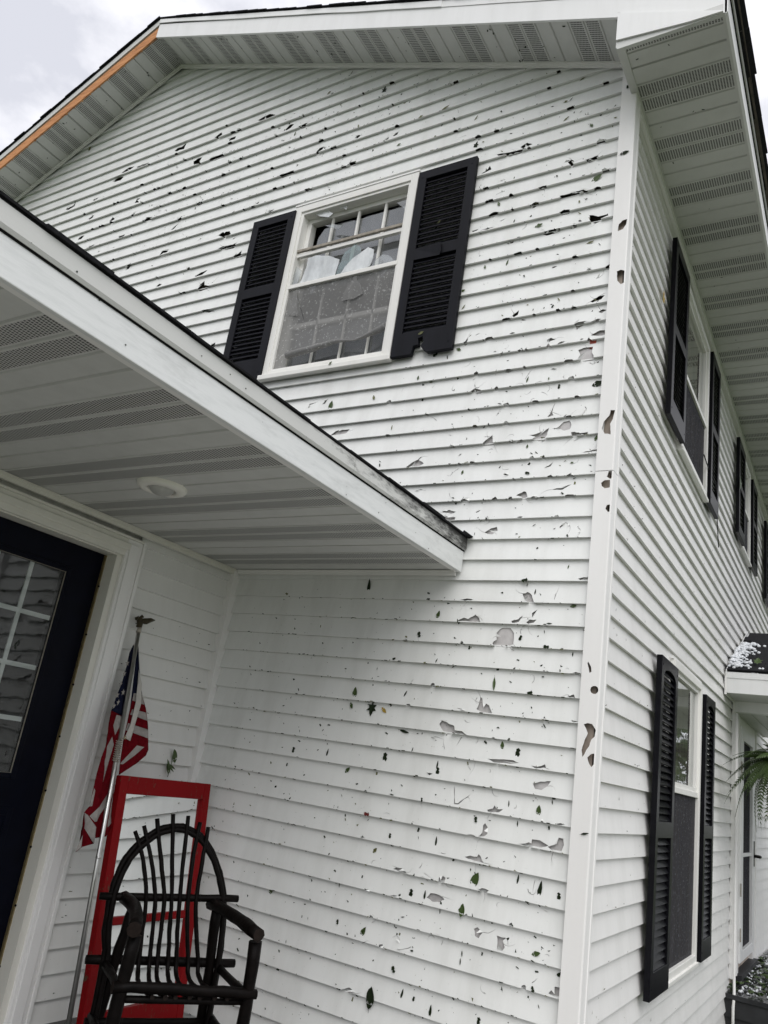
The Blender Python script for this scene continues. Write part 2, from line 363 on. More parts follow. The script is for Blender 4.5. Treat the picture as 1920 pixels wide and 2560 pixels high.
# ------------------------------------------------------------------ survey of the damage: hole outlines on the gable and the post, leaves, shards, flag
HOLES=[[(-3.671,0.759),(-3.651,0.779),(-3.606,0.774),(-3.579,0.801),(-3.571,0.736),(-3.614,0.746),(-3.638,0.739)],[(-3.402,0.557),(-3.366,0.575),(-3.331,0.571),(-3.337,0.535),(-3.316,0.509),(-3.358,0.519),(-3.379,0.519)],[(-3.201,0.52),(-3.089,0.522),(-3.083,0.5),(-3.18,0.502)],[(-4.111,0.734),(-3.97,0.733),(-4.011,0.718),(-4.087,0.72)],[(-4.294,0.737),(-4.237,0.767),(-4.175,0.755),(-4.205,0.733),(-4.27,0.726)],[(-4.401,0.681),(-4.35,0.704),(-4.286,0.689),(-4.305,0.659),(-4.376,0.667)],[(-3.22,0.729),(-3.172,0.76),(-3.151,0.727),(-3.191,0.713)],[(-3.065,0.667),(-2.998,0.662),(-2.997,0.635),(-3.045,0.637)],[(-2.774,0.736),(-2.718,0.755),(-2.681,0.756),(-2.624,0.723),(-2.687,0.718),(-2.748,0.722)],[(-2.473,0.539),(-2.449,0.576),(-2.414,0.566),(-2.431,0.541),(-2.46,0.53)],[(-2.345,0.52),(-2.29,0.524),(-2.27,0.517),(-2.299,0.502),(-2.327,0.504)],[(-2.12,0.205),(-2.105,0.24),(-2.071,0.242),(-2.077,0.22),(-2.106,0.205)],[(-2.002,0.205),(-1.958,0.212),(-1.962,0.199),(-1.994,0.197)],[(-1.563,0.112),(-1.525,0.131),(-1.528,0.115),(-1.55,0.103)],[(-1.49,0.133),(-1.459,0.155),(-1.464,0.13),(-1.483,0.126)],[(-1.803,0.227),(-1.787,0.242),(-1.766,0.229),(-1.787,0.212)],[(-1.813,0.018),(-1.763,0.013),(-1.765,-0.006),(-1.797,-0.002)],[(-2.418,0.109),(-2.308,0.11),(-2.311,0.095),(-2.401,0.093)],[(-0.709,-0.284),(-0.622,-0.297),(-0.621,-0.309),(-0.698,-0.297)],[(-0.799,-0.393),(-0.767,-0.374),(-0.76,-0.35),(-0.747,-0.382),(-0.775,-0.39)],[(-2.157,-0.094),(-2.105,-0.092),(-2.11,-0.106),(-2.146,-0.106)],[(-0.275,-0.483),(-0.258,-0.474),(-0.244,-0.493),(-0.247,-0.513),(-0.265,-0.501)],[(-0.175,-0.502),(-0.142,-0.499),(-0.113,-0.493),(-0.12,-0.507),(-0.157,-0.513)],[(-0.568,-0.277),(-0.537,-0.258),(-0.507,-0.281),(-0.553,-0.291)],[(-0.623,-0.297),(-0.556,-0.3),(-0.574,-0.31),(-0.622,-0.307)],[(-0.432,-0.606),(-0.388,-0.603),(-0.396,-0.613),(-0.422,-0.613)],[(-0.212,-0.697),(-0.153,-0.703),(-0.161,-0.713),(-0.203,-0.706)],[(-4.968,0.55),(-4.889,0.566),(-4.884,0.606),(-4.866,0.551),(-4.928,0.532)],[(-4.597,0.538),(-4.546,0.546),(-4.553,0.529),(-4.582,0.524)],[(-4.0,0.335),(-3.996,0.377),(-3.956,0.368),(-3.976,0.355),(-3.951,0.325)],[(-4.58,0.336),(-4.535,0.362),(-4.533,0.334),(-4.564,0.322)],[(-4.267,0.225),(-4.256,0.262),(-4.216,0.231),(-4.249,0.217)],[(-4.002,0.21),(-3.95,0.229),(-3.957,0.213),(-3.984,0.199)],[(-3.404,-0.0),(-3.365,0.023),(-3.372,0.002),(-3.392,-0.006)],[(-3.233,0.1),(-3.183,0.108),(-3.191,0.093),(-3.219,0.09)],[(-3.449,-0.081),(-3.416,-0.037),(-3.398,-0.031),(-3.421,-0.074)],[(-3.495,-0.302),(-3.489,-0.269),(-3.458,-0.262),(-3.415,-0.266),(-3.432,-0.29),(-3.466,-0.288)],[(-2.899,-0.275),(-2.874,-0.257),(-2.812,-0.264),(-2.788,-0.297),(-2.846,-0.302)],[(-2.867,-0.4),(-2.822,-0.39),(-2.746,-0.4),(-2.705,-0.388),(-2.741,-0.418),(-2.833,-0.406)],[(-2.692,-0.504),(-2.656,-0.494),(-2.637,-0.473),(-2.629,-0.513),(-2.664,-0.515)],[(-3.038,-0.596),(-2.996,-0.571),(-2.945,-0.565),(-2.974,-0.593),(-3.019,-0.598)],[(-2.976,-0.716),(-2.964,-0.68),(-2.94,-0.659),(-2.922,-0.696),(-2.881,-0.708),(-2.915,-0.719),(-2.951,-0.724)],[(-3.877,-0.339),(-3.877,-0.307),(-3.839,-0.305),(-3.85,-0.334)],[(-2.881,-0.913),(-2.829,-0.913),(-2.774,-0.929),(-2.825,-0.929)],[(-3.441,-0.592),(-3.423,-0.573),(-3.395,-0.584),(-3.415,-0.598)],[(-4.082,0.02),(-4.013,0.023),(-4.022,0.007),(-4.062,0.005)],[(-2.706,-1.219),(-2.675,-1.204),(-2.675,-1.219),(-2.692,-1.228)],[(-4.452,0.011),(-4.388,0.022),(-4.392,0.008),(-4.429,0.002)],[(-3.802,0.102),(-3.793,0.129),(-3.725,0.11),(-3.757,0.1)],[(-4.645,0.142),(-4.625,0.169),(-4.583,0.166),(-4.602,0.136)],[(-0.724,-0.715),(-0.692,-0.698),(-0.656,-0.708),(-0.699,-0.718)],[(-0.815,-0.79),(-0.779,-0.787),(-0.786,-0.795),(-0.805,-0.798)],[(-0.752,-0.801),(-0.719,-0.798),(-0.681,-0.801),(-0.718,-0.807)],[(-0.589,-0.924),(-0.559,-0.917),(-0.558,-0.929),(-0.582,-0.931)],[(-0.775,-1.531),(-0.763,-1.514),(-0.753,-1.487),(-0.755,-1.52),(-0.766,-1.532)],[(-0.521,-1.732),(-0.496,-1.725),(-0.476,-1.73),(-0.499,-1.739)],[(-2.457,-0.196),(-2.408,-0.182),(-2.416,-0.195),(-2.441,-0.203)],[(-2.597,-0.087),(-2.575,-0.072),(-2.575,-0.09)],[(-0.125,-0.875),(-0.104,-0.882),(-0.083,-0.896),(-0.043,-0.893),(-0.041,-0.903),(-0.07,-0.911),(-0.098,-0.919),(-0.118,-0.91)],[(-0.297,-0.7),(-0.254,-0.702),(-0.229,-0.699),(-0.182,-0.706),(-0.245,-0.712),(-0.287,-0.713)],[(-0.471,-0.716),(-0.445,-0.701),(-0.421,-0.71),(-0.461,-0.723)],[(-0.29,-0.809),(-0.268,-0.798),(-0.244,-0.808),(-0.253,-0.819),(-0.287,-0.819)],[(-0.378,-0.918),(-0.344,-0.913),(-0.296,-0.919),(-0.321,-0.929),(-0.359,-0.93)],[(-0.159,-1.524),(-0.137,-1.514),(-0.108,-1.516),(-0.124,-1.528),(-0.143,-1.536),(-0.15,-1.547)],[(-0.07,-1.523),(-0.048,-1.513),(-0.031,-1.518),(-0.054,-1.526)],[(-0.069,-1.597),(-0.032,-1.58),(-0.0,-1.582),(0.001,-1.605),(-0.038,-1.607)],[(-0.086,-1.403),(-0.052,-1.381),(-0.024,-1.369),(-0.039,-1.401),(-0.074,-1.41)],[(-0.045,-1.468),(-0.028,-1.457),(-0.011,-1.465),(-0.031,-1.478)],[(-0.504,-1.407),(-0.477,-1.381),(-0.478,-1.407),(-0.495,-1.416)],[(-0.3,-1.586),(-0.283,-1.576),(-0.26,-1.591),(-0.289,-1.599)],[(-0.243,-1.623),(-0.224,-1.61),(-0.204,-1.612),(-0.225,-1.622)],[(-0.13,-1.721),(-0.12,-1.697),(-0.133,-1.669),(-0.111,-1.662),(-0.08,-1.663),(-0.065,-1.663),(-0.067,-1.688),(-0.055,-1.72),(-0.06,-1.733),(-0.098,-1.732)],[(-0.024,-1.217),(-0.002,-1.198),(-0.001,-1.213),(-0.016,-1.222)],[(-0.233,-0.917),(-0.2,-0.91),(-0.204,-0.921),(-0.224,-0.923)],[(-0.434,-2.136),(-0.378,-2.131),(-0.401,-2.143)],[(-0.344,-2.109),(-0.316,-2.108),(-0.278,-2.095),(-0.252,-2.081),(-0.257,-2.118),(-0.27,-2.142),(-0.302,-2.14),(-0.315,-2.12)],[(-0.244,-2.086),(-0.202,-2.078),(-0.181,-2.052),(-0.155,-2.048),(-0.142,-2.072),(-0.147,-2.096),(-0.174,-2.101),(-0.202,-2.086)],[(-0.135,-2.117),(-0.12,-2.115),(-0.093,-2.125),(-0.056,-2.122),(-0.059,-2.132),(-0.107,-2.133),(-0.129,-2.135)],[(-0.082,-2.227),(-0.028,-2.218),(-0.002,-2.211),(-0.001,-2.222),(-0.056,-2.226)],[(-0.381,-2.423),(-0.347,-2.404),(-0.335,-2.408),(-0.325,-2.434),(-0.357,-2.431)],[(-0.221,-2.402),(-0.162,-2.396),(-0.119,-2.379),(-0.157,-2.406)],[(-0.261,-2.02),(-0.249,-2.003),(-0.237,-1.953),(-0.242,-2.004),(-0.231,-2.015),(-0.253,-2.021)],[(-0.366,-2.535),(-0.339,-2.531),(-0.346,-2.539)],[(-0.269,-2.292),(-0.235,-2.276),(-0.214,-2.256),(-0.227,-2.281)],[(-1.02,-2.232),(-0.991,-2.208),(-0.961,-2.193),(-0.933,-2.161),(-0.954,-2.195),(-0.92,-2.218),(-0.941,-2.229)],[(-0.594,-2.142),(-0.576,-2.117),(-0.546,-2.09),(-0.536,-2.139),(-0.565,-2.142)],[(-0.697,-1.828),(-0.673,-1.811),(-0.639,-1.825),(-0.643,-1.841)],[(-1.563,-1.995),(-1.525,-1.967),(-1.44,-1.966),(-1.457,-1.991),(-1.509,-1.993)],[(-0.775,-2.485),(-0.736,-2.481),(-0.7,-2.492),(-0.724,-2.503),(-0.765,-2.493)],[(-0.782,-2.527),(-0.748,-2.517),(-0.696,-2.524),(-0.699,-2.537),(-0.772,-2.534)],[(-0.528,-2.605),(-0.498,-2.586),(-0.471,-2.579),(-0.463,-2.599),(-0.486,-2.617),(-0.511,-2.613)],[(-0.458,-2.136),(-0.435,-2.127),(-0.433,-2.141)],[(-0.953,-2.367),(-0.922,-2.357),(-0.884,-2.369),(-0.92,-2.362)],[(-1.097,-2.315),(-1.079,-2.308),(-1.069,-2.324),(-1.087,-2.329)],[(-1.768,-1.812),(-1.761,-1.768),(-1.7,-1.762),(-1.754,-1.774)],[(-1.667,-1.784),(-1.635,-1.747),(-1.645,-1.781)],[(-0.612,-3.044),(-0.582,-3.027),(-0.561,-3.033),(-0.528,-3.011),(-0.509,-3.024),(-0.499,-3.044),(-0.556,-3.043)],[(-0.613,-2.941),(-0.581,-2.934),(-0.547,-2.941),(-0.584,-2.945)],[(-0.424,-3.139),(-0.407,-3.121),(-0.414,-3.093),(-0.39,-3.067),(-0.353,-3.067),(-0.332,-3.089),(-0.327,-3.138),(-0.374,-3.151),(-0.415,-3.149)],[(-0.469,-3.438),(-0.461,-3.409),(-0.46,-3.384),(-0.449,-3.391),(-0.446,-3.408),(-0.415,-3.417),(-0.395,-3.448),(-0.43,-3.451)],[(-0.643,-3.522),(-0.634,-3.506),(-0.605,-3.513),(-0.571,-3.523),(-0.565,-3.54),(-0.532,-3.54),(-0.502,-3.556),(-0.561,-3.552),(-0.603,-3.56),(-0.625,-3.544)],[(-0.389,-3.643),(-0.35,-3.64),(-0.276,-3.636),(-0.251,-3.643),(-0.348,-3.657)],[(-0.568,-3.442),(-0.536,-3.446),(-0.519,-3.452),(-0.54,-3.45)],[(-0.304,-2.906),(-0.281,-2.897),(-0.261,-2.911),(-0.245,-2.946),(-0.269,-2.948),(-0.293,-2.928)],[(-0.342,-3.034),(-0.313,-3.025),(-0.293,-3.007),(-0.308,-3.037),(-0.337,-3.043)],[(-0.271,-3.039),(-0.258,-3.025),(-0.227,-3.024),(-0.238,-3.038),(-0.26,-3.044)],[(-0.049,-2.834),(-0.025,-2.827),(-0.001,-2.829),(-0.002,-2.838),(-0.038,-2.84)],[(-0.053,-3.251),(-0.03,-3.244),(-0.005,-3.248),(-0.032,-3.253)],[(-0.058,-3.346),(-0.033,-3.338),(-0.024,-3.353),(-0.048,-3.352)],[(-0.035,-3.445),(-0.005,-3.446),(-0.028,-3.45)],[(-0.192,-3.646),(-0.162,-3.647),(-0.135,-3.635),(-0.129,-3.648),(-0.175,-3.654)],[(-0.248,-3.015),(-0.251,-2.994),(-0.223,-2.969),(-0.242,-3.001)],[(-0.369,-3.849),(-0.346,-3.84),(-0.34,-3.828),(-0.328,-3.84),(-0.302,-3.836),(-0.32,-3.852),(-0.362,-3.856)],[(-0.396,-3.959),(-0.383,-3.943),(-0.384,-3.916),(-0.377,-3.906),(-0.362,-3.919),(-0.358,-3.939),(-0.375,-3.957)],[(-0.449,-4.049),(-0.425,-4.041),(-0.397,-4.04),(-0.391,-4.029),(-0.362,-4.057),(-0.395,-4.057),(-0.431,-4.055)],[(-0.78,-4.158),(-0.766,-4.15),(-0.738,-4.149),(-0.715,-4.163),(-0.752,-4.165)],[(-0.557,-4.168),(-0.557,-4.146),(-0.543,-4.141),(-0.529,-4.147),(-0.531,-4.164)],[(-0.604,-4.239),(-0.591,-4.22),(-0.554,-4.218),(-0.525,-4.23),(-0.543,-4.244),(-0.579,-4.247)],[(-0.375,-4.164),(-0.359,-4.153),(-0.329,-4.156),(-0.34,-4.168)],[(-0.378,-4.312),(-0.365,-4.303),(-0.339,-4.315),(-0.354,-4.339),(-0.37,-4.334)],[(-0.276,-4.315),(-0.262,-4.316),(-0.238,-4.314),(-0.25,-4.326),(-0.239,-4.346),(-0.246,-4.359),(-0.268,-4.359)],[(-0.229,-4.26),(-0.217,-4.253),(-0.213,-4.269)],[(-0.798,-4.262),(-0.767,-4.261),(-0.733,-4.258),(-0.763,-4.265)],[(-0.972,-4.06),(-0.964,-4.051),(-0.947,-4.061)],[(-0.539,-3.778),(-0.523,-3.844),(-0.508,-3.843),(-0.452,-3.792),(-0.506,-3.847),(-0.526,-3.848)],[(-0.179,-3.717),(-0.16,-3.71),(-0.108,-3.698),(-0.119,-3.719),(-0.14,-3.736),(-0.167,-3.735)],[(-0.217,-3.959),(-0.174,-3.946),(-0.162,-3.933),(-0.13,-3.931),(-0.095,-3.944),(-0.127,-3.958),(-0.18,-3.961)],[(-0.092,-3.948),(-0.058,-3.931),(-0.054,-3.909),(-0.036,-3.91),(-0.031,-3.932),(-0.039,-3.96),(-0.072,-3.96)],[(-0.068,-3.858),(-0.049,-3.852),(-0.029,-3.856),(-0.051,-3.86)],[(-0.046,-4.461),(-0.027,-4.435),(-0.005,-4.433),(-0.004,-4.462),(-0.039,-4.463)],[(-0.679,-3.734),(-0.649,-3.739),(-0.665,-3.748)],[(-0.955,-4.672),(-0.922,-4.657),(-0.89,-4.665),(-0.929,-4.682)]]
POST_HOLES=[[(0.029,-1.03),(0.032,-0.989),(0.049,-0.971),(0.073,-0.968),(0.069,-1.0),(0.055,-1.024)],[(0.038,-1.27),(0.057,-1.265),(0.078,-1.275),(0.08,-1.342),(0.061,-1.349),(0.043,-1.325)],[(0.056,-2.514),(0.062,-2.499),(0.083,-2.495),(0.081,-2.529),(0.068,-2.532)],[(0.016,-2.121),(0.023,-2.086),(0.047,-2.057),(0.052,-2.029),(0.072,-2.032),(0.065,-2.075),(0.053,-2.101),(0.059,-2.154),(0.031,-2.147)],[(0.054,-2.362),(0.061,-2.33),(0.08,-2.33),(0.082,-2.364),(0.069,-2.374)],[(0.03,-2.39),(0.045,-2.378),(0.069,-2.378),(0.069,-2.415),(0.047,-2.418),(0.032,-2.405)],[(0.022,-3.206),(0.026,-3.199),(0.039,-3.221),(0.042,-3.241),(0.033,-3.245)],[(0.076,-3.313),(0.073,-3.323),(0.065,-3.33),(0.054,-3.331),(0.045,-3.325),(0.041,-3.316),(0.044,-3.305),(0.052,-3.299),(0.063,-3.298),(0.072,-3.303)],[(0.024,-3.457),(0.04,-3.45),(0.059,-3.453),(0.076,-3.476),(0.072,-3.501),(0.06,-3.514),(0.053,-3.54),(0.041,-3.559),(0.027,-3.588),(0.022,-3.561),(0.032,-3.518),(0.043,-3.492),(0.035,-3.474)],[(0.048,-3.586),(0.061,-3.572),(0.075,-3.568),(0.076,-3.609),(0.066,-3.622),(0.056,-3.609)]]
LEAVES=[(-4.913,1.201,0.054,'o',30),(-1.117,0.211,0.049,'o',80),(-1.293,0.206,0.028,'o',80),(-2.37,0.459,0.039,'g',20),(-1.791,0.313,0.02,'o',351),(-1.949,0.851,0.029,'o',40),(-2.12,0.735,0.029,'o',70),(-0.891,0.053,0.033,'o',40),(-0.723,0.036,0.016,'d',150),(-0.874,0.174,0.017,'o',136),(-1.432,0.036,0.027,'g',80),(-0.855,-0.118,0.017,'d',95),(-0.821,-0.153,0.014,'o',105),(-1.996,0.582,0.02,'o',320),(-1.633,0.57,0.046,'l',10),(-0.865,-0.164,0.041,'l',20),(-0.11,-0.641,0.056,'g',60),(-0.237,0.098,0.033,'o',70),(-0.16,-0.274,0.027,'g',150),(-0.294,-0.035,0.022,'d',49),(-0.325,-0.04,0.022,'o',89),(-0.31,-0.175,0.032,'o',60),(-0.03,-0.269,0.015,'o',270),(-0.229,-0.15,0.015,'o',231),(-0.333,-0.556,0.015,'d',145),(-0.668,-0.644,0.029,'g',160),(-0.706,-1.056,0.022,'g',170),(-0.573,-1.061,0.035,'g',20),(-0.821,-1.187,0.025,'g',90),(-0.803,-1.297,0.029,'o',40),(-0.802,-1.557,0.029,'g',120),(-0.569,-1.31,0.011,'d',350),(-0.942,-1.568,0.03,'d',70),(-0.862,-1.6,0.022,'d',350),(-1.028,-1.703,0.022,'g',10),(-0.952,-1.728,0.025,'g',110),(-0.41,-0.861,0.039,'g',85),(-0.117,-1.041,0.036,'o',85),(-0.193,-0.768,0.017,'o',161),(-0.188,-0.841,0.019,'o',305),(-0.156,-0.761,0.013,'d',80),(-0.26,-1.354,0.023,'o',150),(-0.287,-1.393,0.018,'d',40),(-0.067,-1.069,0.016,'d',320),(-0.464,-1.169,0.014,'d',149),(-0.384,-1.802,0.03,'g',20),(-0.271,-1.812,0.013,'g',182),(-0.024,-1.87,0.049,'d',75),(-0.335,-2.311,0.024,'d',110),(-0.105,-2.349,0.015,'d',245),(-0.154,-2.426,0.013,'d',301),(-0.156,-2.258,0.012,'g',64),(-0.122,-2.271,0.015,'g',80),(-0.353,-2.168,0.017,'g',10),(-0.016,-2.154,0.025,'g',20),(-0.28,-2.575,0.016,'d',60),(-0.112,-2.634,0.013,'d',151),(-0.1,-2.777,0.018,'g',20),(-0.219,-1.858,0.023,'d',20),(-1.593,-1.805,0.05,'g',15),(-1.302,-1.788,0.028,'o',160),(-1.151,-1.988,0.025,'o',10),(-0.687,-2.283,0.021,'g',20),(-1.194,-2.185,0.014,'d',300),(-1.19,-2.208,0.016,'d',5),(-0.578,-2.613,0.013,'d',10),(-1.141,-2.882,0.067,'d',0),(-0.72,-3.017,0.033,'g',20),(-0.808,-3.118,0.027,'d',160),(-0.396,-3.322,0.05,'g',175),(-1.124,-3.419,0.045,'g',5),(-1.017,-3.488,0.057,'l',180),(-0.948,-3.487,0.031,'y',125),(-1.137,-3.482,0.028,'g',150),(-0.824,-3.572,0.047,'d',100),(-0.843,-3.401,0.027,'d',30),(-1.436,-3.726,0.029,'d',25),(-1.23,-3.717,0.035,'d',15),(-0.908,-3.696,0.039,'d',10),(-0.632,-3.698,0.031,'d',10),(-0.927,-3.241,0.018,'d',70),(-0.697,-3.236,0.019,'d',29),(-0.787,-2.912,0.016,'d',120),(-0.614,-3.258,0.016,'d',55),(-0.414,-3.575,0.016,'d',315),(-0.333,-3.579,0.028,'g',0),(-0.301,-3.553,0.013,'d',220),(-1.02,-3.295,0.011,'d',180),(-1.468,-3.432,0.012,'d',350),(-1.416,-3.634,0.013,'d',159),(-1.463,-3.8,0.016,'d',20),(-0.763,-3.648,0.019,'d',20),(-0.543,-3.164,0.015,'d',5),(-0.244,-2.896,0.022,'d',10),(-0.065,-2.955,0.025,'g',80),(-0.163,-3.04,0.024,'d',90),(-0.294,-3.108,0.024,'d',30),(-0.187,-3.075,0.014,'d',351),(-0.167,-3.144,0.026,'d',95),(-0.052,-3.167,0.018,'d',5),(-0.224,-3.346,0.025,'d',85),(-0.151,-3.479,0.02,'d',140),(-0.259,-3.599,0.035,'d',15),(-0.008,-3.062,0.014,'d',115),(-0.177,-3.273,0.009,'d',265),(-0.288,-2.862,0.014,'d',5),(-0.296,-2.843,0.03,'d',90),(-0.393,-4.129,0.057,'g',25),(-0.436,-4.252,0.044,'g',10),(-0.593,-4.013,0.036,'d',5),(-0.682,-4.233,0.029,'d',10),(-0.615,-4.231,0.034,'d',5),(-0.892,-4.432,0.037,'g',30),(-1.43,-4.373,0.034,'g',30),(-1.03,-4.424,0.02,'d',175),(-0.707,-4.335,0.017,'d',75),(-0.419,-3.897,0.022,'d',170),(-0.356,-3.89,0.011,'d',90),(-0.689,-3.98,0.019,'d',30),(-0.681,-4.012,0.011,'d',346),(-0.823,-4.027,0.021,'d',10),(-1.055,-4.277,0.018,'d',170),(-0.892,-4.101,0.025,'o',40),(-0.419,-4.411,0.019,'d',170),(-0.334,-4.392,0.013,'d',20),(-0.838,-3.855,0.021,'d',95),(-0.955,-3.956,0.028,'r',95),(-1.104,-3.781,0.031,'g',45),(-0.625,-3.722,0.028,'d',5),(-1.19,-4.442,0.009,'d',170),(-1.127,-4.157,0.011,'d',44),(-0.541,-4.279,0.017,'d',0),(-0.42,-4.095,0.009,'d',185),(-1.113,-3.898,0.01,'d',336),(-1.079,-3.98,0.011,'d',355),(-0.952,-3.981,0.01,'d',221),(-0.684,-3.854,0.017,'d',10),(-0.963,-3.842,0.009,'d',194),(-1.343,-3.835,0.011,'d',69),(-0.277,-3.811,0.022,'d',0),(-0.937,-4.218,0.012,'d',20),(-1.287,-4.559,0.013,'d',0),(-0.643,-4.45,0.014,'d',90),(-0.144,-3.818,0.035,'g',5),(-0.113,-4.112,0.059,'d',10),(-0.21,-4.092,0.033,'d',10),(-0.035,-4.118,0.024,'d',0),(-0.092,-3.778,0.016,'d',170),(-0.107,-4.339,0.031,'g',70),(-0.233,-3.883,0.021,'d',0),(-0.097,-3.878,0.014,'d',171),(-0.161,-4.172,0.014,'d',115),(-0.087,-3.762,0.015,'d',90),(-0.528,-4.645,0.042,'d',5),(-0.32,-4.624,0.026,'d',20),(-0.668,-4.618,0.036,'d',15),(-0.612,-4.621,0.018,'d',20),(-0.421,-4.44,0.022,'d',0),(-0.719,-4.54,0.025,'d',150),(-0.237,-4.494,0.015,'d',345),(-0.107,-4.462,0.02,'d',165),(-0.083,-4.515,0.013,'d',340),(-0.012,-4.388,0.022,'d',60),(-0.811,-4.667,0.072,'d',5),(-0.982,-4.674,0.023,'d',110),(-0.889,-4.431,0.038,'d',25)]
SHARDS={'glass_a':[(-2.096,-0.878),(-2.102,-0.796),(-2.096,-0.724),(-2.043,-0.765),(-2.051,-0.888)],'white_a':[(-2.04,-0.879),(-2.021,-0.847),(-2.001,-0.762),(-1.998,-0.694),(-1.944,-0.686),(-1.829,-0.714),(-1.737,-0.764),(-1.747,-0.813),(-1.755,-0.876)],'white_b':[(-1.715,-0.877),(-1.685,-0.82),(-1.642,-0.775),(-1.534,-0.716),(-1.486,-0.747),(-1.483,-0.806),(-1.497,-0.865),(-1.548,-0.875)],'glass_b':[(-1.488,-0.866),(-1.458,-0.82),(-1.416,-0.795),(-1.368,-0.815),(-1.322,-0.864),(-1.305,-0.877)],'teal':[(-1.752,-0.874),(-1.743,-0.814),(-1.715,-0.71),(-1.643,-0.665),(-1.596,-0.7),(-1.585,-0.738),(-1.642,-0.775),(-1.685,-0.82),(-1.717,-0.875)],'white_c':[(-2.053,-0.317),(-1.985,-0.33),(-1.93,-0.323),(-1.874,-0.366),(-1.904,-0.387),(-1.988,-0.355)],'white_d':[(-1.858,-0.321),(-1.759,-0.319),(-1.773,-0.365),(-1.805,-0.331),(-1.815,-0.345),(-1.832,-0.323)],'glass_c':[(-1.379,-0.426),(-1.285,-0.421),(-1.297,-0.513),(-1.325,-0.473)],'glass_d':[(-1.927,-0.443),(-1.856,-0.454),(-1.775,-0.484),(-1.804,-0.505),(-1.869,-0.475)]}
SCREEN_TEAR=[(-1.903,-1.493),(-2.008,-1.487),(-2.027,-1.421),(-1.923,-1.404),(-1.765,-1.381),(-1.641,-1.373),(-1.507,-1.388),(-1.415,-1.361),(-1.344,-1.345),(-1.29,-1.33),(-1.272,-1.506),(-1.662,-1.501)]
SCREEN_ROLL=[(-2.016,-1.415),(-1.922,-1.407),(-1.764,-1.385),(-1.64,-1.374),(-1.506,-1.392),(-1.414,-1.365),(-1.343,-1.349),(-1.29,-1.33)]
SCREEN_HOLE=[(-2.04,-0.954),(-1.979,-1.077),(-1.927,-1.18),(-1.95,-1.129),(-2.003,-1.025),(-2.026,-0.973)]
SHUTTER_NOTCH=[(-1.077,-1.593),(-1.08,-1.563),(-1.071,-1.514),(-1.039,-1.512),(-1.047,-1.471),(-1.019,-1.462),(-1.01,-1.498),(-1.025,-1.52),(-1.003,-1.549),(-0.968,-1.573),(-0.949,-1.584),(-0.944,-1.614)]
FLAG={'left':[(-0.636,-3.356),(-0.656,-3.4),(-0.67,-3.466),(-0.69,-3.537),(-0.71,-3.602),(-0.732,-3.677),(-0.746,-3.75),(-0.763,-3.819),(-0.778,-3.882),(-0.791,-3.948),(-0.804,-4.022),(-0.811,-4.084),(-0.831,-4.111),(-0.844,-4.151),(-0.852,-4.198),(-0.869,-4.261),(-0.825,-4.243),(-0.786,-4.223),(-0.764,-4.21),(-0.722,-4.199),(-0.689,-4.19),(-0.676,-4.166),(-0.677,-4.116),(-0.673,-4.057),(-0.68,-3.964),(-0.669,-3.893),(-0.657,-3.77),(-0.635,-3.591),(-0.623,-3.377)],'canton':[(-0.626,-3.345),(-0.67,-3.403),(-0.735,-3.678),(-0.676,-3.694),(-0.653,-3.685),(-0.601,-3.373)],'w1':[(-0.706,-3.694),(-0.689,-3.697),(-0.689,-3.729),(-0.709,-3.783),(-0.718,-3.742)],'w2':[(-0.718,-3.791),(-0.712,-3.824),(-0.731,-3.921),(-0.771,-3.986),(-0.77,-3.947),(-0.746,-3.851)],'w3':[(-0.675,-3.931),(-0.711,-3.98),(-0.725,-4.027),(-0.78,-4.083),(-0.808,-4.124),(-0.791,-4.143),(-0.751,-4.118),(-0.713,-4.045),(-0.673,-3.978)],'w4':[(-0.831,-4.111),(-0.815,-4.12),(-0.778,-4.171),(-0.76,-4.215),(-0.792,-4.226),(-0.827,-4.163)],'w5':[(-0.799,-4.012),(-0.791,-4.021),(-0.798,-4.084),(-0.815,-4.087)],'w6':[(-0.852,-4.196),(-0.834,-4.24),(-0.874,-4.265)],'w7':[(-0.672,-4.015),(-0.671,-4.075),(-0.675,-4.148),(-0.713,-4.171),(-0.709,-4.108),(-0.685,-4.034)],'right':[(-0.619,-3.311),(-0.595,-3.512),(-0.581,-3.578),(-0.559,-3.642),(-0.545,-3.708),(-0.532,-3.762),(-0.522,-3.827),(-0.537,-3.853),(-0.588,-3.891),(-0.676,-3.95),(-0.674,-3.907),(-0.666,-3.805),(-0.642,-3.653),(-0.62,-3.441)],'rblue':[(-0.652,-3.312),(-0.594,-3.3),(-0.579,-3.583),(-0.622,-3.584),(-0.652,-3.695),(-0.665,-3.697)],'r1':[(-0.622,-3.584),(-0.58,-3.578),(-0.566,-3.628),(-0.629,-3.618)],'r2':[(-0.628,-3.657),(-0.559,-3.662),(-0.549,-3.698),(-0.639,-3.683)],'r3':[(-0.649,-3.722),(-0.538,-3.737),(-0.532,-3.777),(-0.658,-3.755)],'r4':[(-0.675,-3.903),(-0.6,-3.814),(-0.556,-3.817),(-0.606,-3.856),(-0.662,-3.902)],'header':[(-0.607,-3.471),(-0.593,-3.532),(-0.596,-3.627),(-0.615,-3.711),(-0.636,-3.799),(-0.666,-3.788),(-0.641,-3.724),(-0.618,-3.624),(-0.61,-3.535)]}
STARS=[(-0.686,-3.503),(-0.698,-3.554),(-0.714,-3.606),(-0.703,-3.638),(-0.725,-3.657),(-0.688,-3.589),(-0.672,-3.452)]
# ------------------------------------------------------------------ the house
D_ = 0.1016
SLOPE = 0.424; RIDGE_X, RIDGE_Z = -3.878, 1.728
def rake(x): return RIDGE_Z - SLOPE * abs(x - RIDGE_X)
house = thing('house', 'two-storey white vinyl-sided house with hail-shattered siding, broken window and dark shutters', 'house', (-3.9, 4.0, -0.35))

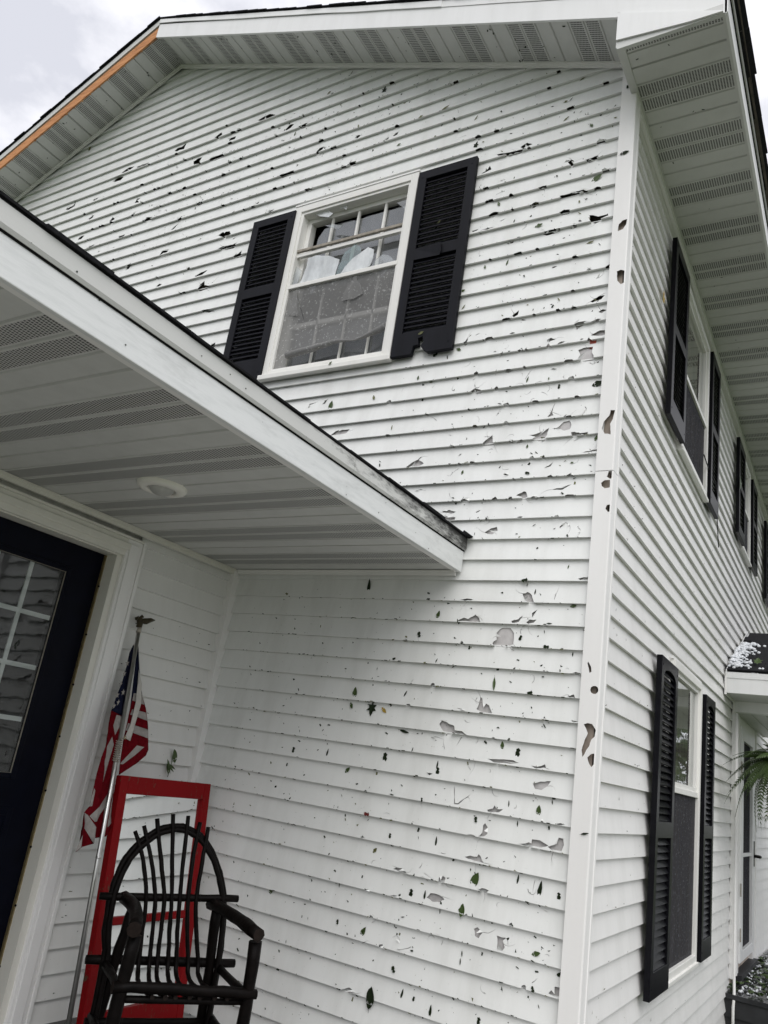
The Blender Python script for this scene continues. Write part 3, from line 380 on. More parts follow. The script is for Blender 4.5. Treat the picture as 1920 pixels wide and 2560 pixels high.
def rough(poly, amp=0.0022):
    o = []
    for i in range(len(poly)):
        a, b = poly[i], poly[(i + 1) % len(poly)]
        ln = math.hypot(b[0] - a[0], b[1] - a[1]); n = max(1, min(5, int(ln / 0.012)))
        for k in range(n):
            t = k / n; j = amp if k else amp * 0.3
            o.append((a[0] + (b[0] - a[0]) * t + random.uniform(-j, j), a[1] + (b[1] - a[1]) * t + random.uniform(-j, j)))
    return o
def area(p): return abs(sum(p[i][0] * p[(i + 1) % len(p)][1] - p[(i + 1) % len(p)][0] * p[i][1] for i in range(len(p)))) / 2
def grow(h):
    cx = sum(p[0] for p in h) / len(h); cz = sum(p[1] for p in h) / len(h); s = 1.22 if cz > -1.6 else 1.06
    return [(cx + (x - cx) * s, cz + (z - cz) * s) for x, z in h]
HOLES = [rough(grow(h)) for h in HOLES]
BUTT = 0.0180
def crack(x, z, ang, ln, bend, w=0.0022):
    L_ = []; R_ = []; n = 6; a = ang
    for i in range(n + 1):
        t = i / n; ww = w * (1 - 0.8 * t)
        L_.append((x - math.sin(a) * ww / 2, z + math.cos(a) * ww / 2)); R_.append((x + math.sin(a) * ww / 2, z - math.cos(a) * ww / 2))
        x += math.cos(a) * ln / n; z += math.sin(a) * ln / n; a += bend / n + random.uniform(-0.2, 0.2)
    return R_ + L_[::-1]
EXTRA = []
for h in HOLES:                                        # cracks running out of the bigger holes
    if area(h) > 0.0004:
        cx = sum(p[0] for p in h) / len(h); cz = sum(p[1] for p in h) / len(h)
        for _ in range(random.choice((1, 1, 2))):
            p = random.choice(h); a = math.atan2(p[1] - cz, p[0] - cx)
            EXTRA.append(crack(p[0], p[1], a + random.uniform(-0.5, 0.5), random.uniform(0.02, 0.07), random.uniform(-1.5, 1.5)))
def spot(zones):
    x0, x1, z0, z1 = random.choice(zones); return random.uniform(x0, x1), random.uniform(z0, z1)
ZN = [(-4.7, -2.6, -0.9, 0.6), (-4.4, -2.4, -0.2, 0.8), (-3.4, -1.2, -0.15, 0.7), (-1.2, -0.05, -0.25, 0.45), (-0.8, -0.04, -1.6, -0.3), (-0.8, -0.04, -2.6, -1.6), (-1.3, -0.04, -2.6, -1.7), (-0.9, -0.04, -4.6, -2.9)]
for _ in range(170):                                   # chips knocked out of the butt edges
    x, z = spot(ZN); k = round(-z / D_); zb = -k * D_
    w = random.uniform(0.010, 0.05); hh = random.uniform(0.004, 0.016)
    EXTRA.append([(x - w / 2, zb - 0.003), (x + w / 2, zb - 0.003), (x + w * random.uniform(0.2, 0.5), zb + hh * random.uniform(0.3, 0.9)), (x + w * random.uniform(-0.2, 0.2), zb + hh), (x - w * random.uniform(0.2, 0.5), zb + hh * random.uniform(0.2, 0.8))])
for _ in range(210):                                   # hairline splits and half-moon cracks
    x, z = spot(ZN); EXTRA.append(crack(x, z, random.uniform(0, 2 * PI), random.uniform(0.02, 0.075), random.choice((0.4, -0.6, 2.2, -2.2, 3.0)), random.uniform(0.002, 0.004)))
for _ in range(50):                                    # punched slots
    x, z = spot(ZN[:6]); a = random.uniform(-0.5, 0.9); l = random.uniform(0.015, 0.04); w = random.uniform(0.004, 0.012)
    EXTRA.append(rough([(x + u * math.cos(a) - v * math.sin(a), z + u * math.sin(a) + v * math.cos(a)) for u, v in ((-l / 2, -w / 3), (0, -w / 2), (l / 2, 0), (0, w / 2), (-l / 3, w / 2))], 0.0012))
HOLES += EXTRA
def siding(wall, M, mat, ks, koff, xr, openings, holes, seed, cut=None, BUTT=0.0180):
    rnd = random.Random(seed)
    for k in ks:
        zb = -(k + koff) * D_; zt = zb + D_ + 0.006
        lo, hi = xr(k)
        poly = [(lo, zb), (hi, zb), (hi, zt), (lo, zt)]
        if cut:
            for (nx, nz, c) in cut: poly = clip(poly, nx, nz, c)
        if len(poly) < 3: continue
        cuts = []
        for h in holes:
            if max(p[1] for p in h) < zb or min(p[1] for p in h) > zb + D_: continue
            q = clip(clip(h, 0, 1, zb + D_ - 0.001), 0, -1, -(zb - 0.02))
            if len(q) >= 3 and area(q) > 4e-6: cuts.append(q)
        ops = []
        for (x0, x1, z0, z1) in openings:
            if z1 > zb and z0 < zt and x1 > lo and x0 < hi: ops.append([(x0, max(z0, zb - 0.02)), (x1, max(z0, zb - 0.02)), (x1, min(z1, zt + 0.02)), (x0, min(z1, zt + 0.02))])
        xs0, xs1 = min(p[0] for p in poly), max(p[0] for p in poly)
        n = max(2, int((xs1 - xs0) / 0.28))
        pts = []
        for i in range(1, n):
            x = xs0 + (xs1 - xs0) * i / n
            for t in (0.0, 0.5, 0.98):
                z = zb + D_ * t
                if inpoly(x, z + 1e-4 if t < 0.01 else z, poly): pts.append((x, z))
        V, T = cdt([poly], cuts + ops, pts)
        if not T: continue
        ph = rnd.uniform(0, 100)
        def place(x, z, back):
            t = (z - zb) / D_
            w = (noise.noise((x * 2.3, ph, 0)) * 0.0016 + noise.noise((x * 0.7, ph, 5)) * 0.0012) * (1 - 0.6 * t)
            dz = noise.noise((x * 1.7, ph, 9)) * 0.0011 if t < 0.02 else 0
            return (x, BUTT * t + w + back, z + dz + (0.0 if back == 0 else 0.0))
        F, Bk, fs, rim = sheet(V, T, place, 0.0022)
        mb = MB(); nV = len(V)
        mb.add(F + Bk, fs, 0)
        for (a, b, c, d) in rim:
            if abs(V[a][1] - zb) < 1e-4 and abs(V[b][1] - zb) < 1e-4:      # the butt edge folds back to the wall
                pa, pb = F[a], F[b]
                mb.add([pa, pb, (pb[0], pb[1] + BUTT, pb[2] + 0.001), (pa[0], pa[1] + BUTT, pa[2] + 0.001)], [(0, 1, 2, 3)])
            else:
                mb.f.append([a, b, c, d]); mb.mi.append(0); mb.sm.append(False)
        for q in cuts:                                                       # torn flaps still hanging on
            A = area(q)
            if A < 0.00010 or rnd.random() < 0.2: continue
            cx = sum(p[0] for p in q) / len(q); cz = sum(p[1] for p in q) / len(q)
            ed = sorted(range(len(q)), key=lambda i: -math.hypot(q[i][0] - q[i - 1][0], q[i][1] - q[i - 1][1]))[:4]
            i = rnd.choice(ed); a, b = q[i - 1], q[i]
            mx, mz = (a[0] + b[0]) / 2, (a[1] + b[1]) / 2
            t = rnd.uniform(0.5, 1.0); tip = (mx + (cx - mx) * t * 1.3, mz + (cz - mz) * t * 1.3)
            lift = rnd.uniform(0.006, 0.018)
            ya, yb = place(*a, 0)[1], place(*b, 0)[1]
            mid = ((mx + tip[0]) / 2 + rnd.uniform(-.004, .004), min(ya, yb) - lift * 0.35, (mz + tip[1]) / 2)
            mb.add([(a[0], ya, a[1]), (b[0], yb, b[1]), mid, (tip[0], min(ya, yb) - lift, tip[1])], [(0, 1, 2), (1, 3, 2), (0, 2, 3)])
        mb.build('siding_course', mat, wall, M)

# gable wall: sheathing, then siding one course at a time
WIN = (-2.160, -1.232, -1.555, -0.268)
mb = MB()
up = clip(clip([(-7.8, -1.46), (0.03, -1.46), (0.03, 2.2), (-7.8, 2.2)], SLOPE, 1, RIDGE_Z + 0.03 + SLOPE * RIDGE_X), -SLOPE, 1, RIDGE_Z + 0.03 - SLOPE * RIDGE_X)
V, T = cdt([up], [[(WIN[0], -1.5), (WIN[1], -1.5), (WIN[1], WIN[3]), (WIN[0], WIN[3])]])
F, Bk, fs, rim = sheet(V, T, lambda x, z, b: (x, 0.045 + b, z), 0.012)
mb.add(F + Bk, fs + rim, 0)
V, T = cdt([[(-7.8, -2.9), (-2.07, -2.9), (-2.07, -5.35), (0.03, -5.35), (0.03, -1.46), (-7.8, -1.46)]], [[(WIN[0], WIN[2]), (WIN[1], WIN[2]), (WIN[1], -1.4), (WIN[0], -1.4)]])
F, Bk, fs, rim = sheet(V, T, lambda x, z, b: (x, 0.0210 + b, z), 0.03)
mb.add(F + Bk, fs + rim, 1)
gable = mb.build('gable_wall', ['sheathing_dark', 'sheathing_foil'], house, MG)
mb = MB().box(-0.082, -0.050, 0.015, 0.0200, -1.665, -1.60, 0); mb.build('patch_board', ['red_board'], house, MG)
siding(gable, MG, 'siding_gable', range(-17, 53), 0.0,
       lambda k: (-7.8, 0.02) if k <= 26 else (-2.05, 0.02),
       [WIN], HOLES, 11, [(SLOPE, 1, RIDGE_Z + 0.012 + SLOPE * RIDGE_X), (-SLOPE, 1, RIDGE_Z + 0.012 - SLOPE * RIDGE_X)])
# frieze channels under the rake
for sgn, x1 in ((1, 0.06), (-1, -7.9)):
    mb = MB(); n = 24
    X = [RIDGE_X + (x1 - RIDGE_X) * i / n for i in range(n + 1)]
    jit = [random.uniform(-0.002, 0.002) for _ in X]
    for i in range(n):
        a, b = X[i], X[i + 1]
        za, zb_ = rake(a) + jit[i], rake(b) + jit[i + 1]
        mb.prism([(a, za - 0.030), (b, zb_ - 0.030), (b, rake(b) + 0.006), (a, rake(a) + 0.006)], 1, -0.016, -0.004)
        mb.prism([(a, za - 0.012), (b, zb_ - 0.012), (b, rake(b) + 0.006), (a, rake(a) + 0.006)], 1, -0.024, -0.016)
    mb.build('frieze_channel', 'white_trim', house, MG)

# corner post in two lengths, punched by hail
mb = MB().box(0.006, 0.060, 0.012, 0.072, -5.2, -0.02, 0); mb.build('corner_framing', 'sheathing_tan', house, MG)
for seg, (zt, zb, off) in enumerate(((-0.150, -2.331, 0.0), (-2.333, -5.25, 0.0015))):
    W_ = 0.076
    hs = []
    for h in POST_HOLES:
        q = clip(clip(clip(rough(h, 0.0015), 1, 0, W_ - 0.0005), 0, 1, zt - 0.002), 0, -1, -(zb + 0.002))
        if len(q) >= 3: hs.append(q)
    pts = [(x, zb + (zt - zb) * i / 24) for i in range(1, 24) for x in (0.03,)]
    V, T = cdt([[(0, zb), (W_, zb), (W_, zt), (0, zt)]], hs, pts)
    F, Bk, fs, rim = sheet(V, T, lambda x, z, b: (x, -0.016 + off + b, z), 0.0025)
    mb = MB(); mb.add(F + Bk, fs + rim)
    o = off; P = [(W_, -0.016 + o), (W_ + 0.0045, -0.0145 + o), (W_ + 0.006, -0.010 + o), (W_ + 0.006, 0.046), (W_ + 0.009, 0.049), (W_ + 0.009, 0.066), (W_ - 0.016, 0.067)]
    for i in range(len(P) - 1):
        a, b = P[i], P[i + 1]
        mb.quad((a[0], a[1], zb), (b[0], b[1], zb), (b[0], b[1], zt), (a[0], a[1], zt))
    mb.quad((0, 0.024, zb), (0, -0.016 + o, zb), (0, -0.016 + o, zt), (0, 0.024, zt))
    mb.quad((0, -0.016 + o, zt), (W_, -0.016 + o, zt), (W_, 0.05, zt), (0, 0.05, zt))
    mb.build('corner_post', 'white_trim', house, MG)
MB().box(0.0, 0.052, -0.0145, 0.01, -0.149, 0.085).build('corner_post_top', 'white_trim', house, MG)

# side wall
side = MB().box(0.05, 9.0, 0.022, 0.05, -5.35, -0.05).build('side_wall', 'sheathing_tan', house, MS)
SW = [(1.51, 2.42, -4.59, -2.92), (1.47, 2.41, -1.575, -0.345), (4.47, 5.03, -1.305, -0.35), (6.85, 7.6, -1.305, -0.35), (4.14, 5.66, -4.97, -2.86)]
side_xr = lambda k: (0.058, 8.95)
siding(side, MS, 'siding_side', range(2, 52), 0.1, side_xr, SW, [], 23)
MB().box(0.06, 8.95, -0.018, 0.0, -0.205, -0.150).build('frieze_channel', 'white_trim', house, MS)

# door wall of the low wing
mb = MB(); mb.box(-0.80, -0.01, 0.026, 0.05, -5.3, -2.78); mb.box(-4.2, -1.79, 0.02, 0.05, -5.3, -2.78); mb.box(-1.79, -0.80, 0.02, 0.05, -2.95, -2.78)
doorw = mb.build('door_wall', 'sheathing_foil', house, MD)
siding(doorw, MD, 'siding_door', range(28, 50), 0.28, lambda k: (-0.705, -0.02), [(-0.72, -0.70, -5.2, -2.86)], [], 31, None, 0.024)
siding(doorw, MD, 'siding_door', range(28, 50), 0.28, lambda k: (-4.2, -1.88), [], [], 37)
MB().box(-2.090, -2.034, -0.033, 0.028, -5.0, -2.802).build('inside_corner_post', 'white_trim', house, MG, 0.002)
MB().box(-4.2, -0.03, -0.018, 0.0, -2.832, -2.802).box(-4.2, -0.03, -0.026, -0.018, -2.812, -2.802).build('ceiling_channel', 'cream_trim', house, MD)
MB().box(-2.03, -0.65, -0.014, 0.0, -2.826, -2.803).box(-2.03, -0.65, -0.026, -0.014, -2.811, -2.803).build('ceiling_channel', 'white_trim', house, MG)

# ---------------- soffit panels
PROF = [(0.0, -.010, 0), (.004, -.010, 0), (.008, 0, 0), (.106, 0, 0), (.109, -.008, 0), (.113, -.008, 0), (.117, 0, 0), (.124, 0, 1), (.197, 0, 0), (.204, 0, 0), (.207, -.008, 0), (.211, -.008, 0), (.215, 0, 0),
        (.222, 0, 1), (.296, 0, 0), (.304, 0, 0), (.307, -.008, 0), (.311, -.008, 0), (.315, 0, 0), (.400, 0, 0), (.404, -.010, 0), (.4055, -.010, 0)]
def panel_mesh(name, length, x0=0.0, x1=0.4055):
    P = [p for p in PROF if x0 <= p[0] <= x1]
    if P[0][0] > x0: P = [(x0, 0, [q for q in PROF if q[0] <= x0][-1][2])] + P
    mb = MB(); mb.uv = []
    vs = []
    for (x, z, m) in P:
        vs += [(x, 0, z), (x, length, z)]; mb.uv += [(x, 0), (x, length)]
    mb.v = vs
    for i in range(len(P) - 1):
        mb.f.append([2 * i, 2 * i + 2, 2 * i + 3, 2 * i + 1]); mb.mi.append(P[i][2]); mb.sm.append(False)
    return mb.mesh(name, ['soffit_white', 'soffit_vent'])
def frame(o, ux, uy):
    ux, uy = Vector(ux).normalized(), Vector(uy).normalized(); uz = ux.cross(uy)
    return Matrix(((ux.x, uy.x, uz.x, o[0]), (ux.y, uy.y, uz.y, o[1]), (ux.z, uy.z, uz.z, o[2] + Z0), (0, 0, 0, 1)))
def strip_panels(parent, me, origin, ux, uy, n, start=0):
    first = None
    for i in range(start, n):
        o = Vector(origin) + Vector(ux).normalized() * (0.4064 * i)
        M = frame(o, ux, uy)
        first = obj('soffit_panel', me, parent, M) if first is None else copyobj(first, parent, M)
c_, s_ = 1 / math.sqrt(1 + SLOPE ** 2), SLOPE / math.sqrt(1 + SLOPE ** 2)
# porch ceiling (lamp and panels hang from a dark deck)
pceil = MB().box(-2.056, -0.64, -4.2, 0.0, -2.785, -2.77).build('porch_ceiling', 'gap_black', house, MG)
me_p = panel_mesh('porch_panel', 1.405)
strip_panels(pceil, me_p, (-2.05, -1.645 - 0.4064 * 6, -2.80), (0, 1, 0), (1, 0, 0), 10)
MB().box(-0.662, -0.641, -4.2, 0.0, -2.806, -2.80).build('ceiling_edge_trim', 'white_trim', house, MG)
# rake soffits
rs = MB().prism([(RIDGE_X, RIDGE_Z + 0.012), (0.05, rake(0.05) + 0.012), (0.05, rake(0.05) + 0.02), (RIDGE_X, RIDGE_Z + 0.02)], 1, -0.30, 0.0).build('rake_soffit', 'gap_black', house, MG)
me_r = panel_mesh('rake_panel', 0.302)
j0 = -1.462 - 0.3737 * 6
for i in range(0, 11):
    xx = j0 + 0.3742 * i
    if xx < RIDGE_X - 0.01 or xx > -0.32: continue
    obj('soffit_panel', me_r, rs, frame((xx, 0, rake(xx)), (c_, 0, -s_), (0, -1, 0)))
w = (j0 - RIDGE_X) / c_
obj('soffit_panel', panel_mesh('rake_panel_part', 0.302, 0.4055 - w), rs, frame((j0 - 0.4055 * c_, 0, RIDGE_Z - SLOPE * (j0 - RIDGE_X) + 0.4055 * s_), (c_, 0, -s_), (0, -1, 0)))
xx = j0 + 0.3742 * [i for i in range(11) if j0 + 0.3742 * i <= -0.32][-1] + 0.3742
obj('soffit_panel', panel_mesh('rake_panel_end', 0.302, 0.0, (0.05 - xx) / c_), rs, frame((xx, 0, rake(xx)), (c_, 0, -s_), (0, -1, 0)))
ls = MB().prism([(RIDGE_X, RIDGE_Z + 0.012), (-7.9, rake(-7.9) + 0.012), (-7.9, rake(-7.9) + 0.02), (RIDGE_X, RIDGE_Z + 0.02)], 1, -0.30, 0.0).build('rake_soffit', 'gap_black', house, MG)
for i in range(0, 11):
    xx = -4.130 - 0.3765 * i
    obj('soffit_panel', me_r, ls, frame((xx, -0.302, rake(xx)), (-c_, 0, -s_), (0, 1, 0)))
obj('soffit_panel', panel_mesh('rake_panel_top', 0.302, 0.4055 - (4.130 - 3.878) / c_), ls, frame((RIDGE_X + (0.4055 - 0.252 / c_) * c_, -0.302, RIDGE_Z + (0.4055 - 0.252 / c_) * s_), (-c_, 0, -s_), (0, 1, 0)))
# eave soffit over the side wall
ev = MB().box(0.07, 0.55, -0.31, 9.0, -0.135, -0.125).build('eave_soffit', 'gap_black', house, MG)
me_e = panel_mesh('eave_panel', 0.462)
sk = (-0.0135, 1, 0); sx = (1, 0.0135, 0)
strip_panels(ev, me_e, (0.089 - 0.0135 * -0.166, -0.166, -0.152), sk, sx, 22)
obj('soffit_panel', panel_mesh('eave_panel_front', 0.462, 0.262), ev, frame((0.089 + 0.0135 * 0.572, -0.166 - 0.4064, -0.152), sk, sx))
def skew(mb):
    mb.v = [(x - 0.0135 * y, y, z) for (x, y, z) in mb.v]; return mb
skew(MB().box(0.054, 0.090, -0.315, 9.0, -0.158, -0.148)).build('soffit_channel', 'soffit_white', house, MG)
skew(MB().box(0.545, 0.558, -0.315, 9.0, -0.158, -0.146)).build('soffit_channel', 'soffit_white', house, MG)

# fascias, drip edges
def slope_strip(mb, x0, x1, lo, hi, y0, y1, n=1, j=0.0, jt=0.0):
    X = [x0 + (x1 - x0) * i / n for i in range(n + 1)]
    jl = [noise.noise((x * 1.1, 3.3, lo * 50)) * j + noise.noise((x * 3.1, 7.3, lo * 50)) * j * 0.4 for x in X]
    for i in range(n):
        a, b = X[i], X[i + 1]
        mb.prism([(a, rake(a) + lo + jl[i]), (b, rake(b) + lo + jl[i + 1]), (b, rake(b) + hi), (a, rake(a) + hi)], 1, y0, y1)
    return mb
slope_strip(MB(), RIDGE_X, 0.572, -0.004, 0.139, -0.302, -0.316, 8).build('rake_fascia', 'white_metal', house, MG)
slope_strip(MB(), RIDGE_X, 0.572, 0.134, 0.19, -0.302, -0.312, 1).build('rake_gap_strip', 'gap_black', house, MG)  # black strip painting the shaded gap behind the drip edge
slope_strip(MB(), RIDGE_X, -1.05, 0.146, 0.186, -0.316, -0.325, 30, 0.013).build('rake_drip_edge', 'white_metal', house, MG)
slope_strip(MB(), -1.08, 0.58, 0.140, 0.190, -0.313, -0.320, 20, 0.008).build('rake_drip_edge', 'white_metal', house, MG)
slope_strip(MB(), RIDGE_X, -7.9, 0.0, 0.105, -0.296, -0.314, 1).build('exposed_rake_board', 'raw_wood', house, MG)
slope_strip(MB(), RIDGE_X, -7.9, 0.100, 0.128, -0.290, -0.305, 1).build('rake_gap_strip', 'sheathing_tan', house, MG)
slope_strip(MB(), RIDGE_X + 0.0, -7.9, 0.122, 0.186, -0.302, -0.322, 24, 0.006).build('rake_drip_edge', 'soffit_white', house, MG)
# boxed return at the foot of the rake
MB().prism([(0.052, rake(0.052) + 0.012), (0.557, rake(0.557) + 0.0), (0.557, -0.156), (0.40, -0.150), (0.052, -0.108)], 1, -0.317, -0.327).build('rake_return', 'white_metal', house, MG)
MB().box(0.050, 0.056, -0.316, 0.0, -0.150, 0.09).build('rake_return_side', 'soffit_white', house, MG)
MB().box(0.056, 0.556, -0.3165, -0.296, -0.160, -0.10).build('return_channel', 'soffit_white', house, MG)
# eave edge along the side
skew(MB().box(0.558, 0.572, -0.316, 9.0, -0.158, -0.030)).build('eave_fascia', 'white_metal', house, MG)
skew(MB().box(0.560, 0.574, -0.316, 9.0, -0.032, 0.02)).build('eave_gap_strip', 'gap_black', house, MG)  # black strip standing in for the shaded gap above the fascia
skew(MB().box(0.577, 0.584, -0.318, 9.0, -0.018, 0.022)).build('eave_drip_edge', 'soffit_white', house, MG)
skew(MB().box(0.560, 0.606, -0.312, 9.0, 0.022, 0.036)).build('roof_edge_board', 'roof_deck', house, MG)
# roof slopes and the shingles that show along their edges
TH = 0.192
mb = MB()
mb.prism([(RIDGE_X, RIDGE_Z + TH), (0.60, rake(0.60) + TH), (0.60, rake(0.60) + TH + 0.016), (RIDGE_X, RIDGE_Z + TH + 0.016)], 1, -0.325, 9.0)
mb.prism([(RIDGE_X, RIDGE_Z + TH), (-8.3, rake(-8.3) + TH), (-8.3, rake(-8.3) + TH + 0.016), (RIDGE_X, RIDGE_Z + TH + 0.016)], 1, -0.325, 9.0)
roof = mb.build('main_roof', 'shingle', house, MG)
def shingle_mesh(w, l, t=0.007):
    return MB().add([(0, 0, 0), (w, 0, 0), (w, l, 0.004), (0, l, 0.004), (0, 0, t), (w, 0, t), (w, l, t + 0.004), (0, l, t + 0.004)], [(0, 3, 2, 1), (4, 5, 6, 7), (0, 1, 5, 4), (1, 2, 6, 5), (2, 3, 7, 6), (3, 0, 4, 7)])
sh_rake = [shingle_mesh(random.uniform(0.12, 0.16), 0.10, random.uniform(0.006, 0.011)).mesh('rake_shingle', 'shingle') for _ in range(4)]
for side_ in (1, -1):
    x = RIDGE_X
    i = 0
    while (x < 0.5 if side_ > 0 else x > -7.0):
        M = Matrix.Translation((x, -0.336 + random.uniform(-0.005, 0.005), rake(x) + TH + 0.003 + random.uniform(0, 0.004) + Z0)) @ Matrix.Rotation(math.atan(SLOPE) * side_ - 0.03 * side_, 4, 'Y')
        if side_ < 0: M = M @ Matrix.Rotation(PI, 4, 'Z') @ Matrix.Translation((0, -0.10, 0))
        obj('shingle', random.choice(sh_rake), roof, M); x += side_ * random.uniform(0.09, 0.12); i += 1
sh_eave = [shingle_mesh(0.30, 0.12, 0.012).mesh('eave_shingle', 'shingle')]
y = -0.33
while y < 8.5:
    obj('shingle', sh_eave[0], roof, Matrix.Translation((0.626 - 0.0135 * y + random.uniform(-0.006, 0.006), y, 0.030 + Z0 + random.uniform(0, 0.004))) @ Matrix.Rotation(PI / 2, 4, 'Z') @ Matrix.Rotation(-0.30, 4, 'X')); y += 0.305

# ---------------- porch roof edge
MB().box(-0.640, -0.622, -4.2, -0.002, -2.808, -2.690).build('porch_fascia', 'porch_fascia', house, MG, 0.003)
mb = MB()
ys = [-4.2, -1.02, -0.0]
for i in range(2): mb.prism([(-0.640, -2.700), (-0.617, -2.700), (-0.611, -2.690), (-0.611, -2.640), (-0.640, -2.636)], 1, ys[i] + 0.001, ys[i + 1] - 0.001)
mb.build('porch_drip_edge', 'drip_edge', house, MG)
MB().box(-0.640, -0.619, -4.2, -0.002, -2.706, -2.684).build('porch_gap_strip', 'gap_black', house, MG)  # black strip drawing a line of shade under the drip edge
proof = MB().prism([(-0.612, -2.640), (-0.612, -2.628), (-5.2, -1.70), (-5.2, -1.72)], 1, -4.3, -0.004).build('porch_roof', 'shingle', house, MG)
meS = [shingle_mesh(random.uniform(0.20, 0.33), 0.30, random.uniform(0.006, 0.011)).mesh('porch_shingle', 'shingle') for _ in range(5)]
y = -4.2
while y < -0.02:
    me = random.choice(meS); w = me.vertices[1].co.x
    M = Matrix.Translation((-0.603 + random.uniform(-0.006, 0.006), min(y, -w), -2.638 + random.uniform(0, 0.005) + Z0)) @ Matrix.Rotation(PI / 2, 4, 'Z') @ Matrix.Rotation(0.16 + random.uniform(-0.03, 0.03), 4, 'X')
    obj('shingle', me, proof, M); y += w * 0.94
MB().prism([(-0.62, -2.625), (-0.590, -2.636), (-0.580, -2.630), (-0.61, -2.610)], 1, -0.05, -0.003).build('porch_flashing', 'shingle', house, MG)

# porch lamp
lx, ly = -1.374, -1.25
mb = MB(); n = 40
prof = [(0.100, -0.008), (0.100, 0.008), (0.094, 0.016), (0.062, 0.020), (0.058, 0.014), (0.057, -0.008)]
vs = []; fs = []
for r, h in prof:
    for k in range(n): vs.append((lx + r * math.cos(2 * PI * k / n), ly + r * math.sin(2 * PI * k / n), -2.801 - h))
for i in range(len(prof) - 1):
    for k in range(n): fs.append((i * n + k, i * n + (k + 1) % n, (i + 1) * n + (k + 1) % n, (i + 1) * n + k))
lamp_ = mb.add(vs, fs, 0, True).build('ceiling_lamp', 'lamp_ring', house, MG)
mb = MB(); vs = []; fs = []
pr = [(0.054 * math.cos(a), 0.040 * math.sin(a)) for a in [0, .3, .6, .9, 1.2, 1.5]]
for r, h in pr:
    for k in range(n): vs.append((lx + r * math.cos(2 * PI * k / n), ly + r * math.sin(2 * PI * k / n), -2.803 - h))
for i in range(len(pr) - 1):
    for k in range(n): fs.append((i * n + k, i * n + (k + 1) % n, (i + 1) * n + (k + 1) % n, (i + 1) * n + k))
fs.append(tuple(range((len(pr) - 1) * n, len(pr) * n)))
mb.add(vs, fs, 0, True).build('lamp_dome', 'lamp_glass', lamp_, MG)

# ---------------- shutters and windows (wall frames)
SLATS = {}
def shutter(M, x0, x1, z0, z1, mat, st=0.056, top=0.062, bot=0.145, mid=None, arch=False, notch=None, proud=0.030, nsl=15, off=0.0, label=None):
    """z0 top, z1 bottom; the louvres are slats of their own"""
    mb = MB(); yb, yf = -0.004 - off, -proud - off
    zm0, zm1 = mid
    def slab(poly, holes=()):
        V, T = cdt([poly], list(holes)); F, Bk, fs, rim = sheet(V, T, lambda x, z, b: (x, yf + b, z), yb - yf)
        mb.add(F + Bk, fs + rim + [tuple(i + len(V) for i in t[::-1]) for t in fs])
    i0, i1 = x0 + st, x1 - st
    opening1 = [(i0, zm0), (i1, zm0), (i1, z0 - top)]
    if arch:
        n = 9
        opening1 += [((i0 + i1) / 2 + (i1 - i0) / 2 * math.cos(PI * k / n), z0 - top + 0.045 * math.sin(PI * k / n)) for k in range(1, n)]
    opening1 += [(i0, z0 - top)]
    opening2 = [(i0, z1 + bot), (i1, z1 + bot), (i1, zm1), (i0, zm1)]
    hs = [opening1, opening2] + ([notch] if notch else [])
    slab([(x0, z1), (x1, z1), (x1, z0), (x0, z0)], hs)
    o = mb.build('shutter', mat, house, M, 0.0025)
    if label: o['label'] = label
    key = (round(i1 - i0, 3), mat)
    if key not in SLATS:
        w = i1 - i0
        SLATS[key] = MB().add([(0, -0.010, -0.022), (w, -0.010, -0.022), (w, 0.010, 0.012), (0, 0.010, 0.012), (0, -0.005, -0.025), (w, -0.005, -0.025), (w, 0.014, 0.010), (0, 0.014, 0.010)],
                              [(0, 1, 2, 3), (7, 6, 5, 4), (0, 4, 5, 1), (3, 2, 6, 7), (0, 3, 7, 4), (1, 5, 6, 2)]).mesh('louvre_slat', mat)
    me = SLATS[key]
    for (a, b) in ((z0 - top + (0.045 if arch else 0), zm0), (zm1, z1 + bot)):
        n = max(4, round(nsl * (a - b) / 0.5)); sp = (a - b) / n
        for i in range(n):
            z = a - sp * (i + 0.5)
            wob = random.uniform(-0.0012, 0.0012)
            obj('slat', me, o, M @ Matrix.Translation((i0, -0.5 * (proud - 0.004) - 0.004 - off + 0.001, z + wob + 0.006)) @ Matrix.Rotation(random.uniform(-0.02, 0.02), 4, 'X'))
    for (sx_, sz_) in ((x0 + st / 2, z0 - 0.045), (x1 - st / 2, z0 - 0.045), (x0 + st / 2, z1 + 0.05), (x1 - st / 2, z1 + 0.05)):
        if notch and sx_ < (x0 + x1) / 2 and sz_ < zm1: continue
        MB().tube([(sx_, yf + 0.002, sz_), (sx_, yf - 0.002, sz_)], 0.006, 8).build('screw', mat, o, M)
    return o
shutter(MG, -1.214, -0.826, -0.283, -1.566, 'shutter_gable', mid=(-0.855, -0.925), notch=SHUTTER_NOTCH, proud=0.032, label='louvred charcoal shutter with its bottom rail smashed open')
shutter(MG, -2.535, -2.166, -0.288, -1.562, 'shutter_gable', mid=(-0.855, -0.928), proud=0.032)
MB().add([(-1.158, -0.033, -0.93), (-0.985, -0.034, -0.935), (-0.972, -0.046, -0.915), (-0.98, -0.044, -0.852), (-1.160, -0.034, -0.855)], [(0, 1, 2, 3, 4)]).build('loose_rail_face', 'shutter_gable', house, MG)

def rect_frame(mb, x0, x1, z0, z1, w, ya, yb, wb=None):
    wb = wb or w
    mb.box(x0, x0 + w, ya, yb, z0, z1); mb.box(x1 - w, x1, ya, yb, z0, z1)
    mb.box(x0 + w, x1 - w, ya, yb, z1 - w, z1); mb.box(x0 + w, x1 - w, ya, yb, z0, z0 + wb)
    return mb
